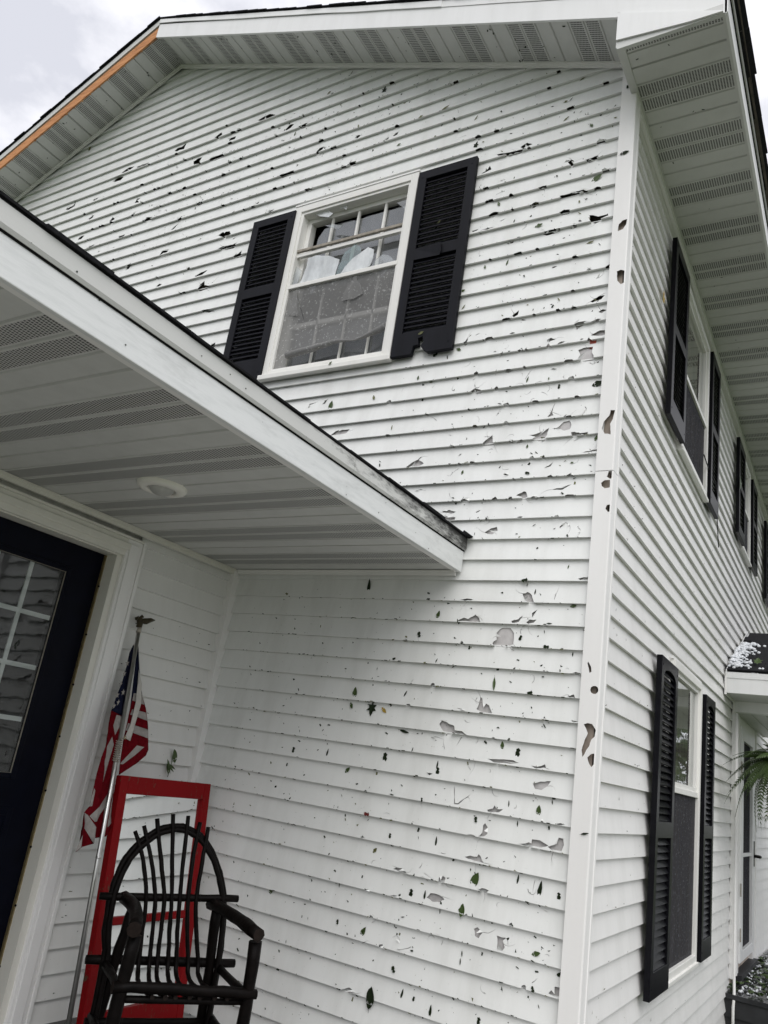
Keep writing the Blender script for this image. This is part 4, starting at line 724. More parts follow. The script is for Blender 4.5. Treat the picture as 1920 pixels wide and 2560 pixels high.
# broken gable window
X0, X1, ZB, ZT = -2.176, -1.226, -1.566, -0.258
win = rect_frame(MB(), X0, X1, ZB, ZT, 0.052, -0.020, 0.02).build('window', 'window_white', house, MG, 0.003)
win['label'] = 'shattered upstairs window with shards in its frame and a torn insect screen'
rect_frame(MB(), X0 + 0.048, X1 - 0.044, ZB + 0.044, ZT - 0.048, 0.024, -0.010, 0.05).build('storm_frame', 'window_white', win, MG, 0.002)
MB().box(X0 - 0.006, X1 + 0.012, -0.040, 0.0, ZB - 0.012, ZB + 0.022).build('sill', 'window_white', win, MG, 0.004)
MB().box(X0 - 0.004, X1 + 0.004, -0.024, 0.0, ZT, ZT + 0.012).build('head_flashing', 'white_trim', win, MG)
rect_frame(MB(), X0 + 0.06, X1 - 0.06, ZB + 0.06, ZT - 0.06, 0.045, 0.05, 0.10).build('inner_frame', 'window_white', win, MG)
MB().box(-2.105, -1.29, -0.004, 0.012, -0.626, -0.606).build('upper_rail', 'screen_frame_wood', win, MG, 0.002)
MB().box(-2.105, -1.29, 0.006, 0.030, -0.660, -0.634).build('lower_rail', 'window_white', win, MG, 0.002)
MB().box(-2.110, -1.285, -0.012, 0.012, -0.914, -0.884).build('meeting_rail', 'window_white', win, MG, 0.003)
MB().box(-2.10, -1.30, 0.055, 0.085, -1.176, -1.146).build('sash_rail', 'window_white', win, MG)
for xm, a, b in ((-1.901, -0.35, -0.88), (-1.694, -0.35, -0.88), (-1.489, -0.35, -0.88), (-1.868, -0.91, -1.49), (-1.653, -0.91, -1.49), (-1.455, -0.91, -1.49)):
    MB().box(xm - (0.008 if b > -0.9 else 0.0045), xm + (0.008 if b > -0.9 else 0.0045), 0.055, 0.070, b, a).build('muntin', 'window_white', win, MG)
def pane(name, poly, y, mat, parent, M=MG, thick=0.003, holes=(), fn=None):
    V, T = cdt([poly], list(holes)); F, Bk, fs, rim = sheet(V, T, fn or (lambda x, z, b: (x, y + b, z)), thick)
    return MB().add(F + Bk, fs + rim).build(name, mat, parent, M)
pane('pane', rough([(-2.03, -0.92), (-1.31, -0.92), (-1.31, -0.402), (-1.52, -0.405), (-1.70, -0.412), (-1.86, -0.405), (-1.97, -0.415), (-2.01, -0.47), (-2.03, -0.6)], 0.004), 0.074, 'glass_sky_film', win)
pane('pane', rough([(-2.06, -1.50), (-1.31, -1.50), (-1.31, -1.18), (-2.06, -1.18)], 0.001), 0.078, 'glass_sky_film', win)
for i, (k, q) in enumerate(SHARDS.items()):
    t = random.uniform(-0.05, 0.05); zc = min(p[1] for p in q)
    m = 'glass_shard' if k.startswith('white') else 'glass_teal' if k == 'teal' else 'glass_sky_film'
    yy = 0.004 + 0.0015 * i
    pane('glass_shard', rough(q, 0.0015), 0.0, m, win, thick=0.003, fn=lambda x, z, b, yy=yy, t=t, zc=zc: (x, yy + b + t * (z - zc), z))
def wavy(x, z, b): return (x, 0.006 + b + 0.004 * noise.noise((x * 4, z * 5, 1)), z)
V, T = cdt([[(-2.106, -1.505), (-1.283, -1.505), (-1.283, -0.910), (-2.106, -0.910)]], [SCREEN_TEAR, SCREEN_HOLE], [(-2.05 + 0.08 * i, -0.95 - 0.07 * j) for i in range(10) for j in range(8)])
F, Bk, fs, rim = sheet(V, T, wavy, 0.0008)
MB().add(F, fs).build('insect_screen', 'torn_screen', win, MG)
pane('screen_fold', rough([(-1.655,-1.03),(-1.63,-0.99),(-1.595,-0.955),(-1.60,-0.925),(-1.575,-0.925),(-1.565,-0.96),(-1.525,-1.01),(-1.505,-1.065),(-1.57,-1.09),(-1.65,-1.085)], 0.004), -0.003, 'torn_screen', win)
pane('screen_fold', rough([(-2.06,-0.95),(-2.035,-0.93),(-2.01,-1.02),(-1.985,-1.13),(-2.03,-1.12),(-2.07,-1.10)], 0.004), -0.004, 'torn_screen', win)
roll = []
for i in range(len(SCREEN_ROLL) - 1):
    a, b = SCREEN_ROLL[i], SCREEN_ROLL[i + 1]
    for k in range(4): t = k / 4; roll.append((a[0] + (b[0] - a[0]) * t, 0.002, a[1] + (b[1] - a[1]) * t + 0.006 + 0.003 * math.sin(i * 2 + k)))
MB().tube(roll, [0.004 + 0.018 * abs(math.sin(1.1 + i * 0.13)) for i in range(len(roll))], 8).build('rolled_screen_edge', 'torn_screen', win, MG)
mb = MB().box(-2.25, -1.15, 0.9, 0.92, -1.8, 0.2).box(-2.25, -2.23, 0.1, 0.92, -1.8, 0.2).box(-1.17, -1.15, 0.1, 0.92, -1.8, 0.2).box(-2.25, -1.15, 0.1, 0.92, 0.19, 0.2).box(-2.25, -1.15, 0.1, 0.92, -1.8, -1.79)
mb.build('room_interior', 'room_unlit', house, MG)

def dh_window(M, x0, x1, z1, z0, meet, scr, name='window', w=0.045):
    o = rect_frame(MB(), x0, x1, z0, z1, w, -0.024, 0.03, w * 1.2).build(name, 'window_white', house, M, 0.003)
    rect_frame(MB(), x0 + w - 0.004, x1 - w + 0.004, meet, z1 - w + 0.004, 0.030, -0.006, 0.03).build('upper_sash', 'window_white', o, M)
    MB().box(x0 + w, x1 - w, -0.016, 0.012, meet - 0.030, meet + 0.002).build('meeting_rail', 'window_white', o, M, 0.002)
    pane('pane', [(x0 + w, meet), (x1 - w, meet), (x1 - w, z1 - w), (x0 + w, z1 - w)], 0.012, 'glass', o, M)
    pane('pane', [(x0 + w, z0 + w), (x1 - w, z0 + w), (x1 - w, meet), (x0 + w, meet)], 0.024, 'glass', o, M)
    V, T = cdt([[(x0 + w + 0.004, z0 + w), (x1 - w - 0.004, z0 + w), (x1 - w - 0.004, meet - 0.02), (x0 + w + 0.004, meet - 0.02)]])
    F, Bk, fs, rim = sheet(V, T, lambda x, z, b: (x, -0.002 + b, z), 0.001)
    MB().add(F, fs).build('insect_screen', scr, o, M)
    MB().box(x0 - 0.004, x1 + 0.004, -0.036, 0.0, z0 - 0.008, z0 + 0.014).build('sill', 'window_white', o, M, 0.003)
    MB().box(x0 - 0.012, x1 + 0.012, -0.014, 0.0, z1 + 0.001, z1 + 0.018).build('window_channel', 'white_trim', o, M)
    mb = MB().box(x0, x1, 0.5, 0.52, z0, z1).box(x0, x0 + 0.01, 0.035, 0.5, z0, z1).box(x1 - 0.01, x1, 0.035, 0.5, z0, z1)
    mb.build('room_interior', 'room_unlit', o, M)
    return o
dh_window(MS, 1.495, 2.44, -2.905, -4.605, -3.610, 'side_screen')
dh_window(MS, 1.455, 2.425, -0.330, -1.588, -0.99, 'side_screen')
dh_window(MS, 4.455, 5.045, -0.335, -1.320, -0.83, 'side_screen')
dh_window(MS, 6.84, 7.61, -0.335, -1.320, -0.83, 'side_screen')
kw = dict(mat='shutter_side', proud=0.034, st=0.058, top=0.10, bot=0.12, nsl=14, off=0.012)
shutter(MS, 1.035, 1.475, -2.965, -4.605, mid=(-3.80, -3.88), arch=True, **kw)
shutter(MS, 2.462, 2.852, -2.965, -4.595, mid=(-3.80, -3.88), arch=True, **kw)
kw.update(top=0.075, nsl=16)
shutter(MS, 0.995, 1.440, -0.345, -1.565, mid=(-0.93, -1.0), **kw)
shutter(MS, 2.440, 2.815, -0.345, -1.59, mid=(-0.93, -1.0), **kw)
kw.update(nsl=11, bot=0.09)
shutter(MS, 4.00, 4.435, -0.37, -1.300, mid=(-0.80, -0.86), **kw)
shutter(MS, 5.075, 5.47, -0.37, -1.310, mid=(-0.80, -0.86), **kw)
shutter(MS, 6.40, 6.82, -0.37, -1.310, mid=(-0.80, -0.86), **kw)
# ------------------------------------------------------------------ front door
door = MB().box(-1.755, -0.838, 0.085, 0.125, -4.975, -2.962)
# slab with a glazed opening: built as stiles and rails round the lights
GX0, GX1, GZ0, GZ1 = -1.545, -1.028, -4.00, -3.098
mb = MB()
mb.box(-1.755, GX0, 0.085, 0.125, -4.975, -2.962); mb.box(GX1, -0.838, 0.085, 0.125, -4.975, -2.962)
mb.box(GX0, GX1, 0.085, 0.125, GZ1, -2.962); mb.box(GX0, GX1, 0.085, 0.125, -4.975, GZ0)
door = mb.build('door', 'door_navy', house, MD); door['label'] = 'navy panel door with a gridded glass light'
rect_frame(MB(), GX0 - 0.022, GX1 + 0.022, GZ0 - 0.022, GZ1 + 0.022, 0.024, 0.074, 0.086).build('light_frame', 'door_navy', door, MD, 0.004)
rect_frame(MB(), GX0 - 0.001, GX1 + 0.001, GZ0 - 0.001, GZ1 + 0.001, 0.004, 0.080, 0.0875).build('glazing_bead', 'cord_grey', door, MD)
for x in (-1.373, -1.201): MB().box(x - 0.010, x + 0.010, 0.094, 0.100, GZ0 + 0.004, GZ1 - 0.004).build('muntin', 'white_trim', door, MD)
for z in (-3.323, -3.550, -3.775): MB().box(GX0 + 0.004, GX1 - 0.012, 0.0945, 0.1005, z - 0.010, z + 0.010).build('muntin', 'white_trim', door, MD)
pane('pane', [(GX0, GZ0), (GX1, GZ0), (GX1, GZ1), (GX0, GZ1)], 0.088, 'door_glass', door, MD)
for (a, b) in ((-1.62, -1.33), (-1.26, -0.97)): rect_frame(MB(), a, b, -4.80, -4.14, 0.03, 0.079, 0.0855).build('door_panel', 'door_navy', door, MD, 0.004)
MB().box(-1.75, -0.84, 0.3, 0.32, -5.0, -2.9).build('hall_interior', 'hall_unlit', house, MD)
# jambs, stops, casing
MB().box(-0.838, -0.800, 0.0, 0.13, -4.99, -2.958).box(-1.79, -1.757, 0.0, 0.13, -4.99, -2.958).box(-1.79, -0.80, 0.0, 0.13, -2.961, -2.952).build('door_jamb', 'cream_trim', house, MD)
MB().box(-0.845, -0.838, 0.070, 0.084, -4.98, -2.965).build('weather_strip', 'brass_strip', house, MD)
for i in range(9): MB().tube([(-0.843, 0.066, -3.12 - 0.235 * i), (-0.843, 0.069, -3.12 - 0.235 * i)], 0.005, 8).build('strip_nail', 'gap_black', house, MD)
mb = MB()
mb.box(-0.805, -0.712, -0.018, 0.012, -4.985, -2.868); mb.box(-0.790, -0.735, -0.026, -0.018, -4.985, -2.890)
mb.box(-1.88, -1.785, -0.018, 0.012, -4.985, -2.868)
mb.build('door_casing', 'white_trim', house, MD, 0.004)
mb = MB()
mb.box(-1.785, -0.805, -0.019, 0.012, -2.955, -2.868); mb.box(-1.80, -0.79, -0.027, -0.019, -2.925, -2.890)
mb.build('head_casing', 'cream_trim', house, MD, 0.004)
MB().box(-0.712, -0.694, -0.024, 0.012, -4.985, -2.856).build('casing_channel', 'white_trim', house, MD, 0.002)
MB().box(-1.90, -0.712, -0.024, 0.012, -2.868, -2.856).build('casing_channel', 'cream_trim', house, MD, 0.002)
MB().box(-2.06, -0.45, -4.2, 0.0, -5.2, -5.0).build('porch_floor', 'porch_floor_grey', house, MG)

# ------------------------------------------------------------------ side porch: small gabled canopy, storm door, deck
YC = 3.606
canopy = MB()
def roofz(y): return -2.606 + (y - YC) * 0.437
canopy.prism([(YC, -2.615), (4.97, roofz(4.97) - 0.02), (6.34, -2.615), (6.34, -2.60), (4.97, roofz(4.97)), (YC, -2.60)], 0, 0.03, 1.70)
canopy = canopy.build('canopy_roof', 'shingle', house, MG)
srow = [shingle_mesh(w, 0.16, 0.009).mesh('canopy_shingle', 'shingle') for w in (0.20, 0.24, 0.30)]
for r in range(10):
    y = YC - 0.012 + 0.137 * r * 0.916; x = 0.015 + (r % 2) * 0.07
    while x < 1.65:
        me = random.choice(srow); w = me.vertices[1].co.x
        obj('shingle', me, canopy, Matrix.Translation((x, y + random.uniform(-.003, .003), roofz(y) + 0.004 + Z0)) @ Matrix.Rotation(math.atan(0.437) - 0.02, 4, 'X')); x += w + 0.004
MB().box(0.02, 1.70, YC, YC + 0.02, -2.786, -2.668).box(0.02, 1.70, YC - 0.006, YC + 0.02, -2.668, -2.62).build('canopy_fascia', 'white_metal', house, MG, 0.002)
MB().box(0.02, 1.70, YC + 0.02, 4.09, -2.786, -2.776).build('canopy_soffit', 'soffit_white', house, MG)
MB().box(0.02, 1.60, 4.09, 4.20, -2.872, -2.77).build('canopy_beam', 'white_metal', house, MG)
cc = MB().box(0.0, 1.60, 4.20, 6.2, -2.868, -2.85).build('canopy_ceiling', 'soffit_white', house, MG)
for i in range(14): MB().box(0.02 + 0.11 * i, 0.028 + 0.11 * i, 4.21, 6.15, -2.874, -2.868).build('ceiling_bead', 'soffit_white', cc, MG)
# step flashing of the canopy, bent aluminium along the wall
mb = MB()
for i in range(9):
    y0 = YC - 0.03 + 0.153 * i; mb.prism([(y0, roofz(y0) - 0.02), (y0 + 0.155, roofz(y0 + 0.155) - 0.02), (y0 + 0.155, roofz(y0 + 0.155) + 0.014 + random.uniform(0, 0.005)), (y0, roofz(y0) + 0.014)], 0, 0.024 - 0.0135 * (y0 - 3.6), 0.030 - 0.0135 * (y0 - 3.6))
mb.build('step_flashing', 'white_metal', house, MG)
mb = MB().box(3.595, 3.612, -0.016, 0.0, -2.80, -2.62).box(4.07, 4.09, -0.016, 0.0, -2.885, -2.77).box(3.612, 4.07, -0.014, 0.0, -2.80, -2.785)
mb.build('canopy_channel', 'white_trim', house, MS)
sd_ = MB().box(4.105, 4.135, -0.022, 0.01, -4.90, -2.87).box(4.135, 4.30, -0.010, 0.04, -4.90, -2.87).box(4.30, 4.335, -0.024, 0.04, -4.90, -2.87).box(4.335, 4.47, -0.014, 0.04, -4.90, -2.87)
sd_.box(4.135, 5.66, -0.010, 0.04, -2.94, -2.866).box(5.46, 5.62, -0.014, 0.04, -4.93, -2.94).box(5.62, 5.66, -0.024, 0.01, -4.93, -2.87)
sdt = sd_.build('side_door_casing', 'white_trim', house, MS, 0.003)
sdo = MB().box(4.47, 4.62, -0.028, 0.012, -4.83, -2.95).box(5.30, 5.46, -0.028, 0.012, -4.83, -2.95).box(4.62, 5.30, -0.028, 0.012, -3.06, -2.95).box(4.62, 5.30, -0.028, 0.012, -4.83, -4.75).box(4.62, 5.30, -0.020, 0.005, -4.03, -4.00)
sdo = sdo.build('storm_door', 'white_metal', house, MS, 0.003)
V, T = cdt([[(4.62, -4.75), (5.30, -4.75), (5.30, -3.06), (4.62, -3.06)]]); F, Bk, fs, rim = sheet(V, T, lambda x, z, b: (x, -0.002 + b, z), 0.001)
MB().add(F, fs).build('screen', 'side_screen', sdo, MS)
MB().tube([(5.40, -0.03, -4.03), (5.40, -0.075, -4.03), (5.43, -0.08, -4.03)], 0.014, 8).box(5.385, 5.415, -0.034, -0.028, -4.12, -3.90).build('door_handle', 'knob_black', sdo, MS)
for z in (-3.3, -4.28, -4.62): MB().box(4.462, 4.478, -0.033, -0.026, z - 0.05, z + 0.05).build('hinge', 'cord_grey', sdo, MS)
MB().box(4.14, 5.66, 0.06, 0.08, -4.95, -2.85).build('room_interior', 'room_unlit', house, MS)
MB().box(4.40, 5.55, -0.05, 0.04, -4.97, -4.905).build('door_sill', 'deck_face', house, MS)
dk = MB().box(-0.03, 1.9, 3.90, 6.9, -5.12, -5.0)
dk = dk.build('deck_frame', 'deck_face', house, MG)
y = 3.885
while y < 6.9:
    MB().box(-0.02, 1.92, y, y + 0.137, -5.0, -4.966).build('deck_board', 'deck_wet', dk, MG, 0.003); y += 0.142
MB().box(-0.03, 1.9, 3.915, 3.935, -5.36, -5.12).build('deck_skirt', 'deck_face', house, MG)
# downspout-like corner strip that kinks at the deck
MB().tube([(0.058, 3.96, -2.9), (0.058, 3.95, -4.86), (0.062, 3.93, -4.93), (0.066, 3.90, -4.98), (0.062, 3.885, -5.05), (0.062, 3.88, -5.35)], 0.011, 6).build('wall_cable', 'white_trim', house, MG)
# telephone wire on the side wall
pts = [(2.10, -0.05, -1.36), (2.42, -0.03, -1.33), (2.62, -0.05, -1.37), (2.86, -0.02, -1.42), (3.02, -0.012, -1.60), (3.12, -0.006, -1.72)]
MB().tube(pts, 0.004, 6).build('loose_wire', 'knob_black', house, MS)

# ------------------------------------------------------------------ ground
g = MB(); n = 24; R = 400
g.quad((-R, -R, -0.36), (R, -R, -0.36), (R, R, -0.36), (-R, R, -0.36))
ground = g.build('ground', 'grass_ground'); tag(ground, 'short green lawn around the house', 'ground', kind='structure')

bounce = MB().box(-0.44, 2.6, -7.0, 0.75, -5.40, -5.30).build('bounce_slab', 'concrete', None, MG, 0.006); tag(bounce, 'unseen pale concrete slab added before the porch to bounce light', 'bounce_slab', kind='structure')  # unseen slab, added to bounce neutral light up under the porch

# ------------------------------------------------------------------ bent-willow chair
cf = Vector((0.85, -0.53, 0)).normalized(); cr = Vector((0.53, 0.85, 0)).normalized(); cb = Vector((-1.377, -0.678, 0))
def C(s, d, h): v = cb + cr * s + cf * d; return (v.x, v.y, h)
chair = thing('willow_chair', 'dark bent-willow armchair with hooped back, standing in the porch corner', 'chair', (-1.2, -0.8, 0.0))
def stick(name, pts, r, n=8, wob=0.10, mat='bark_dark', ends=True):
    P = [C(*p) for p in pts]; S = []
    for i in range(len(P) - 1):
        for k in range(4): S.append(Vector(P[i]).lerp(Vector(P[i + 1]), k / 4))
    S.append(Vector(P[-1]))
    for _ in range(2): S = [S[0]] + [(S[i - 1] + S[i] * 2 + S[i + 1]) / 4 for i in range(1, len(S) - 1)] + [S[-1]]
    S = [p + Vector((random.uniform(-1, 1), random.uniform(-1, 1), random.uniform(-1, 1))) * r * 0.10 for p in S]
    rr = r if not isinstance(r, (list, tuple)) else r
    mb = MB().tube(S, [r * random.uniform(0.92, 1.08) for _ in S], n, 0, wob)
    if ends: mb.mi[-1] = 1; mb.mi[-2] = 1
    return mb.build(name, [mat, 'log_end'], chair)
LEAN = -0.05
hoop = [(-0.225, 0.02, 0.12), (-0.228, 0.01, 0.43), (-0.25, 0, 0.51), (-0.256, 0, 0.592), (-0.254, -.01, 0.669), (-0.238, -.02, 0.748), (-0.20, -.03, 0.814), (-0.13, -.04, 0.879), (-0.066, -.045, 0.902), (-0.01, -.045, 0.903), (0.056, -.04, 0.879), (0.114, -.03, 0.824), (0.165, -.02, 0.745), (0.2, -.01, 0.659), (0.214, 0, 0.561), (0.223, 0.01, 0.447), (0.222, 0.02, 0.12)]
stick('back_hoop', hoop, 0.0135)
stick('back_hoop', [(s * 0.965, d + 0.018, h - 0.012 if h > 0.6 else h) for s, d, h in hoop], 0.011)
tops = [(-0.215, 0.87), (-0.185, 0.892), (-0.138, 0.924), (-0.077, 0.949), (-0.012, 0.949), (0.042, 0.928), (0.081, 0.914)]
s6 = [-.163, -.13, -.093, -.047, -.003, .035, .077]; mids = [-.122, -.086, -.049, -.022, .010, .044, .075]; l5 = [-.113, -.074, -.041, -.007, .024, .064, .102]; lows = [-.104, -.063, -.033, .010, .043, .090, .131]
for i in range(7):
    stick('back_spindle', [(tops[i][0], -0.03, tops[i][1]), (s6[i], 0.0, 0.772), (mids[i], 0.018, 0.638), (l5[i], 0.025, 0.522), (lows[i], 0.03, 0.424), (lows[i] + 0.002, 0.045, 0.385), (lows[i] * 1.05, 0.10, 0.365), (lows[i] * 1.1, 0.22, 0.372), (lows[i] * 1.15, 0.39, 0.395)], 0.0085)
stick('back_rail', [(-0.300, 0, 0.629), (0.0, 0.004, 0.643), (0.258, 0, 0.654)], 0.0145)
stick('seat_rail', [(-0.295, 0, 0.408), (0.0, 0.0, 0.411), (0.292, 0, 0.413)], 0.017)
stick('seat_rail', [(-0.262, 0.39, 0.424), (0.0, 0.39, 0.420), (0.258, 0.39, 0.411)], 0.0185)
stick('seat_rail', [(-0.245, 0.375, 0.383), (0.236, 0.375, 0.380)], 0.012)
stick('stretcher', [(-0.25, 0.385, 0.27), (0.25, 0.385, 0.262)], 0.017)
stick('stretcher', [(-0.25, 0.01, 0.20), (0.25, 0.01, 0.205)], 0.015)
for sx_ in (-1, 1):
    stick('seat_side_rail', [(0.225 * sx_, 0.0, 0.40), (0.225 * sx_, 0.38, 0.402)], 0.016)
    stick('side_stretcher', [(0.23 * sx_, 0.0, 0.22), (0.23 * sx_, 0.38, 0.225)], 0.015)
    stick('front_leg', [(0.235 * sx_, 0.375, 0.0), (0.232 * sx_, 0.375, 0.30), (0.222 * sx_, 0.385, 0.585)], 0.0245)
    stick('rear_leg', [(0.215 * sx_, -0.03, 0.0), (0.19 * sx_, 0.01, 0.40), (0.165 * sx_, 0.03, 0.62)], 0.020)
    stick('arm', [(0.150 * sx_ if sx_ > 0 else -0.20, -0.01, 0.628), (0.19 * sx_, 0.2, 0.627), ((0.212 if sx_ > 0 else -0.240), 0.43, 0.612)], 0.0245)
    stick('brace', [(0.05 * sx_, 0.39, 0.10), (0.14 * sx_, 0.39, 0.16), (0.215 * sx_, 0.385, 0.26)], 0.012)

# ------------------------------------------------------------------ old red window sash leaning in the corner
sash = thing('old_window_sash', 'old red-painted window sash with flaking paint, leaning on the wall behind the chair', 'window sash', (-1.79, -0.37, 0.0))
A0 = Vector((-1.905, -0.060, -3.958)); B0 = Vector((-1.775, -0.075, -4.985)); W0 = Vector((0.018, -0.615, 0.006))
ex = W0.normalized(); ez = (A0 - B0).normalized(); en = ex.cross(ez).normalized()
if en.x < 0: en = -en
HS = (A0 - B0).length
def SP_(u, v, w): p = B0 + ex * u + ez * v + en * w; return (p.x, p.y, p.z + Z0)
def sbar(name, u0, u1, v0, v1, w0=0.0, w1=0.035, mat='red_paint'):
    vs = [SP_(u, v, w) for w in (w0, w1) for (u, v) in ((u0, v0), (u1, v0), (u1, v1), (u0, v1))]
    o = MB().add(vs, [(0, 1, 2, 3), (7, 6, 5, 4), (0, 4, 5, 1), (1, 5, 6, 2), (2, 6, 7, 3), (3, 7, 4, 0)]).build(name, mat, sash, None, 0.003)
    return o
WS = W0.length
sbar('stile', 0, 0.047, 0, HS); sbar('stile', WS - 0.047, WS, 0, HS)
sbar('top_rail', 0.047, WS - 0.047, HS - 0.076, HS, 0.001, 0.034); sbar('bottom_rail', 0.047, WS - 0.047, 0.0, 0.10, 0.001, 0.034); sbar('middle_rail', 0.047, WS - 0.047, 0.425, 0.457, 0.001, 0.034)
for (v0, v1) in ((0.10, 0.425), (0.457, HS - 0.076)):
    vs = [SP_(u, v, 0.016) for (u, v) in ((0.052, v0), (WS - 0.052, v0), (WS - 0.052, v1), (0.052, v1))]
    MB().add(vs, [(0, 1, 2, 3)]).build('pane', 'glass', sash)

# ------------------------------------------------------------------ flag on its pole
flag = thing('flag_on_pole', 'American flag hanging furled on a silver pole with an eagle finial, propped beside the door', 'flag', (-1.63, -0.83, 0.0))
top = Vector((-2.020, -0.628, -3.285)); bot = Vector((-1.628, -0.842, -5.0))
MB().tube([bot + Vector((0, 0, Z0)), bot.lerp(top, 0.5) + Vector((0, 0, Z0)), top + Vector((0, 0, Z0))], [0.0105, 0.0105, 0.0095], 14).build('pole', 'pole_silver', flag)
pm = bot.lerp(top, 0.42); MB().tube([pm + Vector((0, 0, Z0 - 0.004)), pm + Vector((0, 0, Z0 + 0.004))], 0.0118, 14).build('pole_joint', 'pole_silver', flag)
tz = top + Vector((0, 0, Z0))
MB().tube([tz + Vector((0, 0, -0.012)), tz + Vector((0, 0, 0.016))], [0.0125, 0.010], 12).build('pole_cap', 'cord_grey', flag)
# eagle finial: body, head with beak, raised wings, tail
mb = MB(); e0 = tz + Vector((0, 0, 0.014))
mb.tube([e0, e0 + Vector((0.002, -0.004, 0.014)), e0 + Vector((0.003, -0.010, 0.032)), e0 + Vector((0.005, -0.012, 0.046)), e0 + Vector((0.009, -0.008, 0.056)), e0 + Vector((0.013, 0.000, 0.052))], [0.009, 0.014, 0.016, 0.010, 0.009, 0.002], 8, 0, 0.15)
for sgn in (1,):
    mb.tube([e0 + Vector((0.004, -0.002, 0.036)), e0 + Vector((0.006, 0.022, 0.038)), e0 + Vector((0.004, 0.052, 0.050)), e0 + Vector((0.0, 0.086, 0.056))], [0.010, 0.016, 0.011, 0.002], 6, 0, 0.3)
mb.tube([e0 + Vector((-0.004, -0.010, 0.034)), e0 + Vector((-0.024, -0.008, 0.044)), e0 + Vector((-0.03, 0.004, 0.058))], [0.009, 0.011, 0.002], 6, 0, 0.3)
mb.tube([e0 + Vector((0, -0.008, 0.016)), e0 + Vector((-0.004, -0.016, 0.0))], [0.009, 0.005], 6)
mb.build('eagle_finial', 'eagle_bronze', flag)
def cloth(name, outline, cols, base, depth, seed, mats):
    xs = [p[0] for p in outline]; zs = [p[1] for p in outline]; pts = []
    x = min(xs)
    while x < max(xs):
        z = min(zs)
        while z < max(zs):
            if inpoly(x, z, outline): pts.append((x + random.uniform(-.002, .002), z + random.uniform(-.003, .003)))
            z += 0.020
        x += 0.009
    V, T = cdt([outline], [], pts, [c for c, m in cols])
    def pl(yv, z, b): return (pX(z) + depth(yv, z) + b, yv, z + Z0)
    mb = MB(); mb.add([pl(*v, 0) for v in V], [t if ((V[t[1]][0] - V[t[0]][0]) * (V[t[2]][1] - V[t[0]][1]) - (V[t[2]][0] - V[t[0]][0]) * (V[t[1]][1] - V[t[0]][1])) > 0 else t[::-1] for t in T], 0, True)
    for i, t in enumerate(T):
        cx = sum(V[k][0] for k in t) / 3; cz = sum(V[k][1] for k in t) / 3
        m = base
        for c, mm in cols:
            if inpoly(cx, cz, c): m = mm
        mb.mi[i] = m
    o = mb.build(name, mats, flag)
    s = o.modifiers.new('cloth', 'SOLIDIFY'); s.thickness = 0.0015; s.offset = 0
    return o
def pX(z): return -2.020 - 0.2286 * (z + 3.285)
FM = ['flag_red', 'flag_white', 'flag_blue']
def poleY(z): t = (z - bot.z) / (top.z - bot.z); return bot.y + (top.y - bot.y) * t
def dl(yv, z):
    d = yv - poleY(z); u = max(0, min(1, (-3.35 - z) / 0.6))
    return -0.012 + u * (0.014 * math.sin(d * 95 + z * 6) + 0.008 * math.sin(d * 210 + z * 11 + 1)) - 0.010 * (1 - u)
def dr(yv, z):
    d = yv - poleY(z)
    return -0.014 + 0.03 * min(1, max(0, d) / 0.1) * min(1, max(0, (-3.4 - z) / 0.25)) + 0.004 * math.sin(d * 120 + z * 9)
cloth('cloth', FLAG['left'], [(FLAG[k], 1) for k in ('w1', 'w2', 'w3', 'w4', 'w5', 'w6', 'w7')] + [(FLAG['canton'], 2)], 0, dl, 1, FM)
cloth('cloth_fold', FLAG['right'], [(FLAG['rblue'], 2)] + [(FLAG[k], 1) for k in ('r1', 'r2', 'r3', 'r4')], 0, dr, 2, FM)
cloth('header_strip', FLAG['header'], [], 0, lambda y, z: dr(y, z) + 0.010, 3, ['flag_header'])
for (sy, sz) in STARS:
    rr = 0.0165; P = []
    for k in range(10):
        a = PI / 2 + k * PI / 5 + 0.2; r = rr if k % 2 == 0 else rr * 0.42
        P.append((pX(sz) + dl(sy, sz) + 0.004, sy + r * math.cos(a) * 0.8, sz + r * math.sin(a) + Z0))
    MB().add(P, [tuple(range(10))]).build('star', 'flag_white', flag)
gy, gz = -0.686, -3.787
mb = MB(); vs = [(pX(gz) + 0.030, gy + r * math.cos(a), gz + r * math.sin(a) + Z0) for r in (0.008, 0.004) for a in [k * PI / 8 for k in range(16)]]
mb.add(vs, [(k, (k + 1) % 16, 16 + (k + 1) % 16, 16 + k) for k in range(16)]).build('grommet', 'brass_strip', flag)
hel = []
for k in range(90):
    z = gz - 0.012 - 0.10 * k / 90; a = k * 0.75
    py = poleY(z); t = (z - bot.z) / (top.z - bot.z); px = bot.x + (top.x - bot.x) * t
    hel.append((px + 0.0135 * math.cos(a), py + 0.0135 * math.sin(a), z + Z0))
MB().tube([(pX(gz) + 0.03, gy, gz + Z0), (pX(gz) + 0.02, gy - 0.012, gz + Z0 - 0.008)] + hel, 0.0028, 6).build('cord', 'cord_grey', flag)

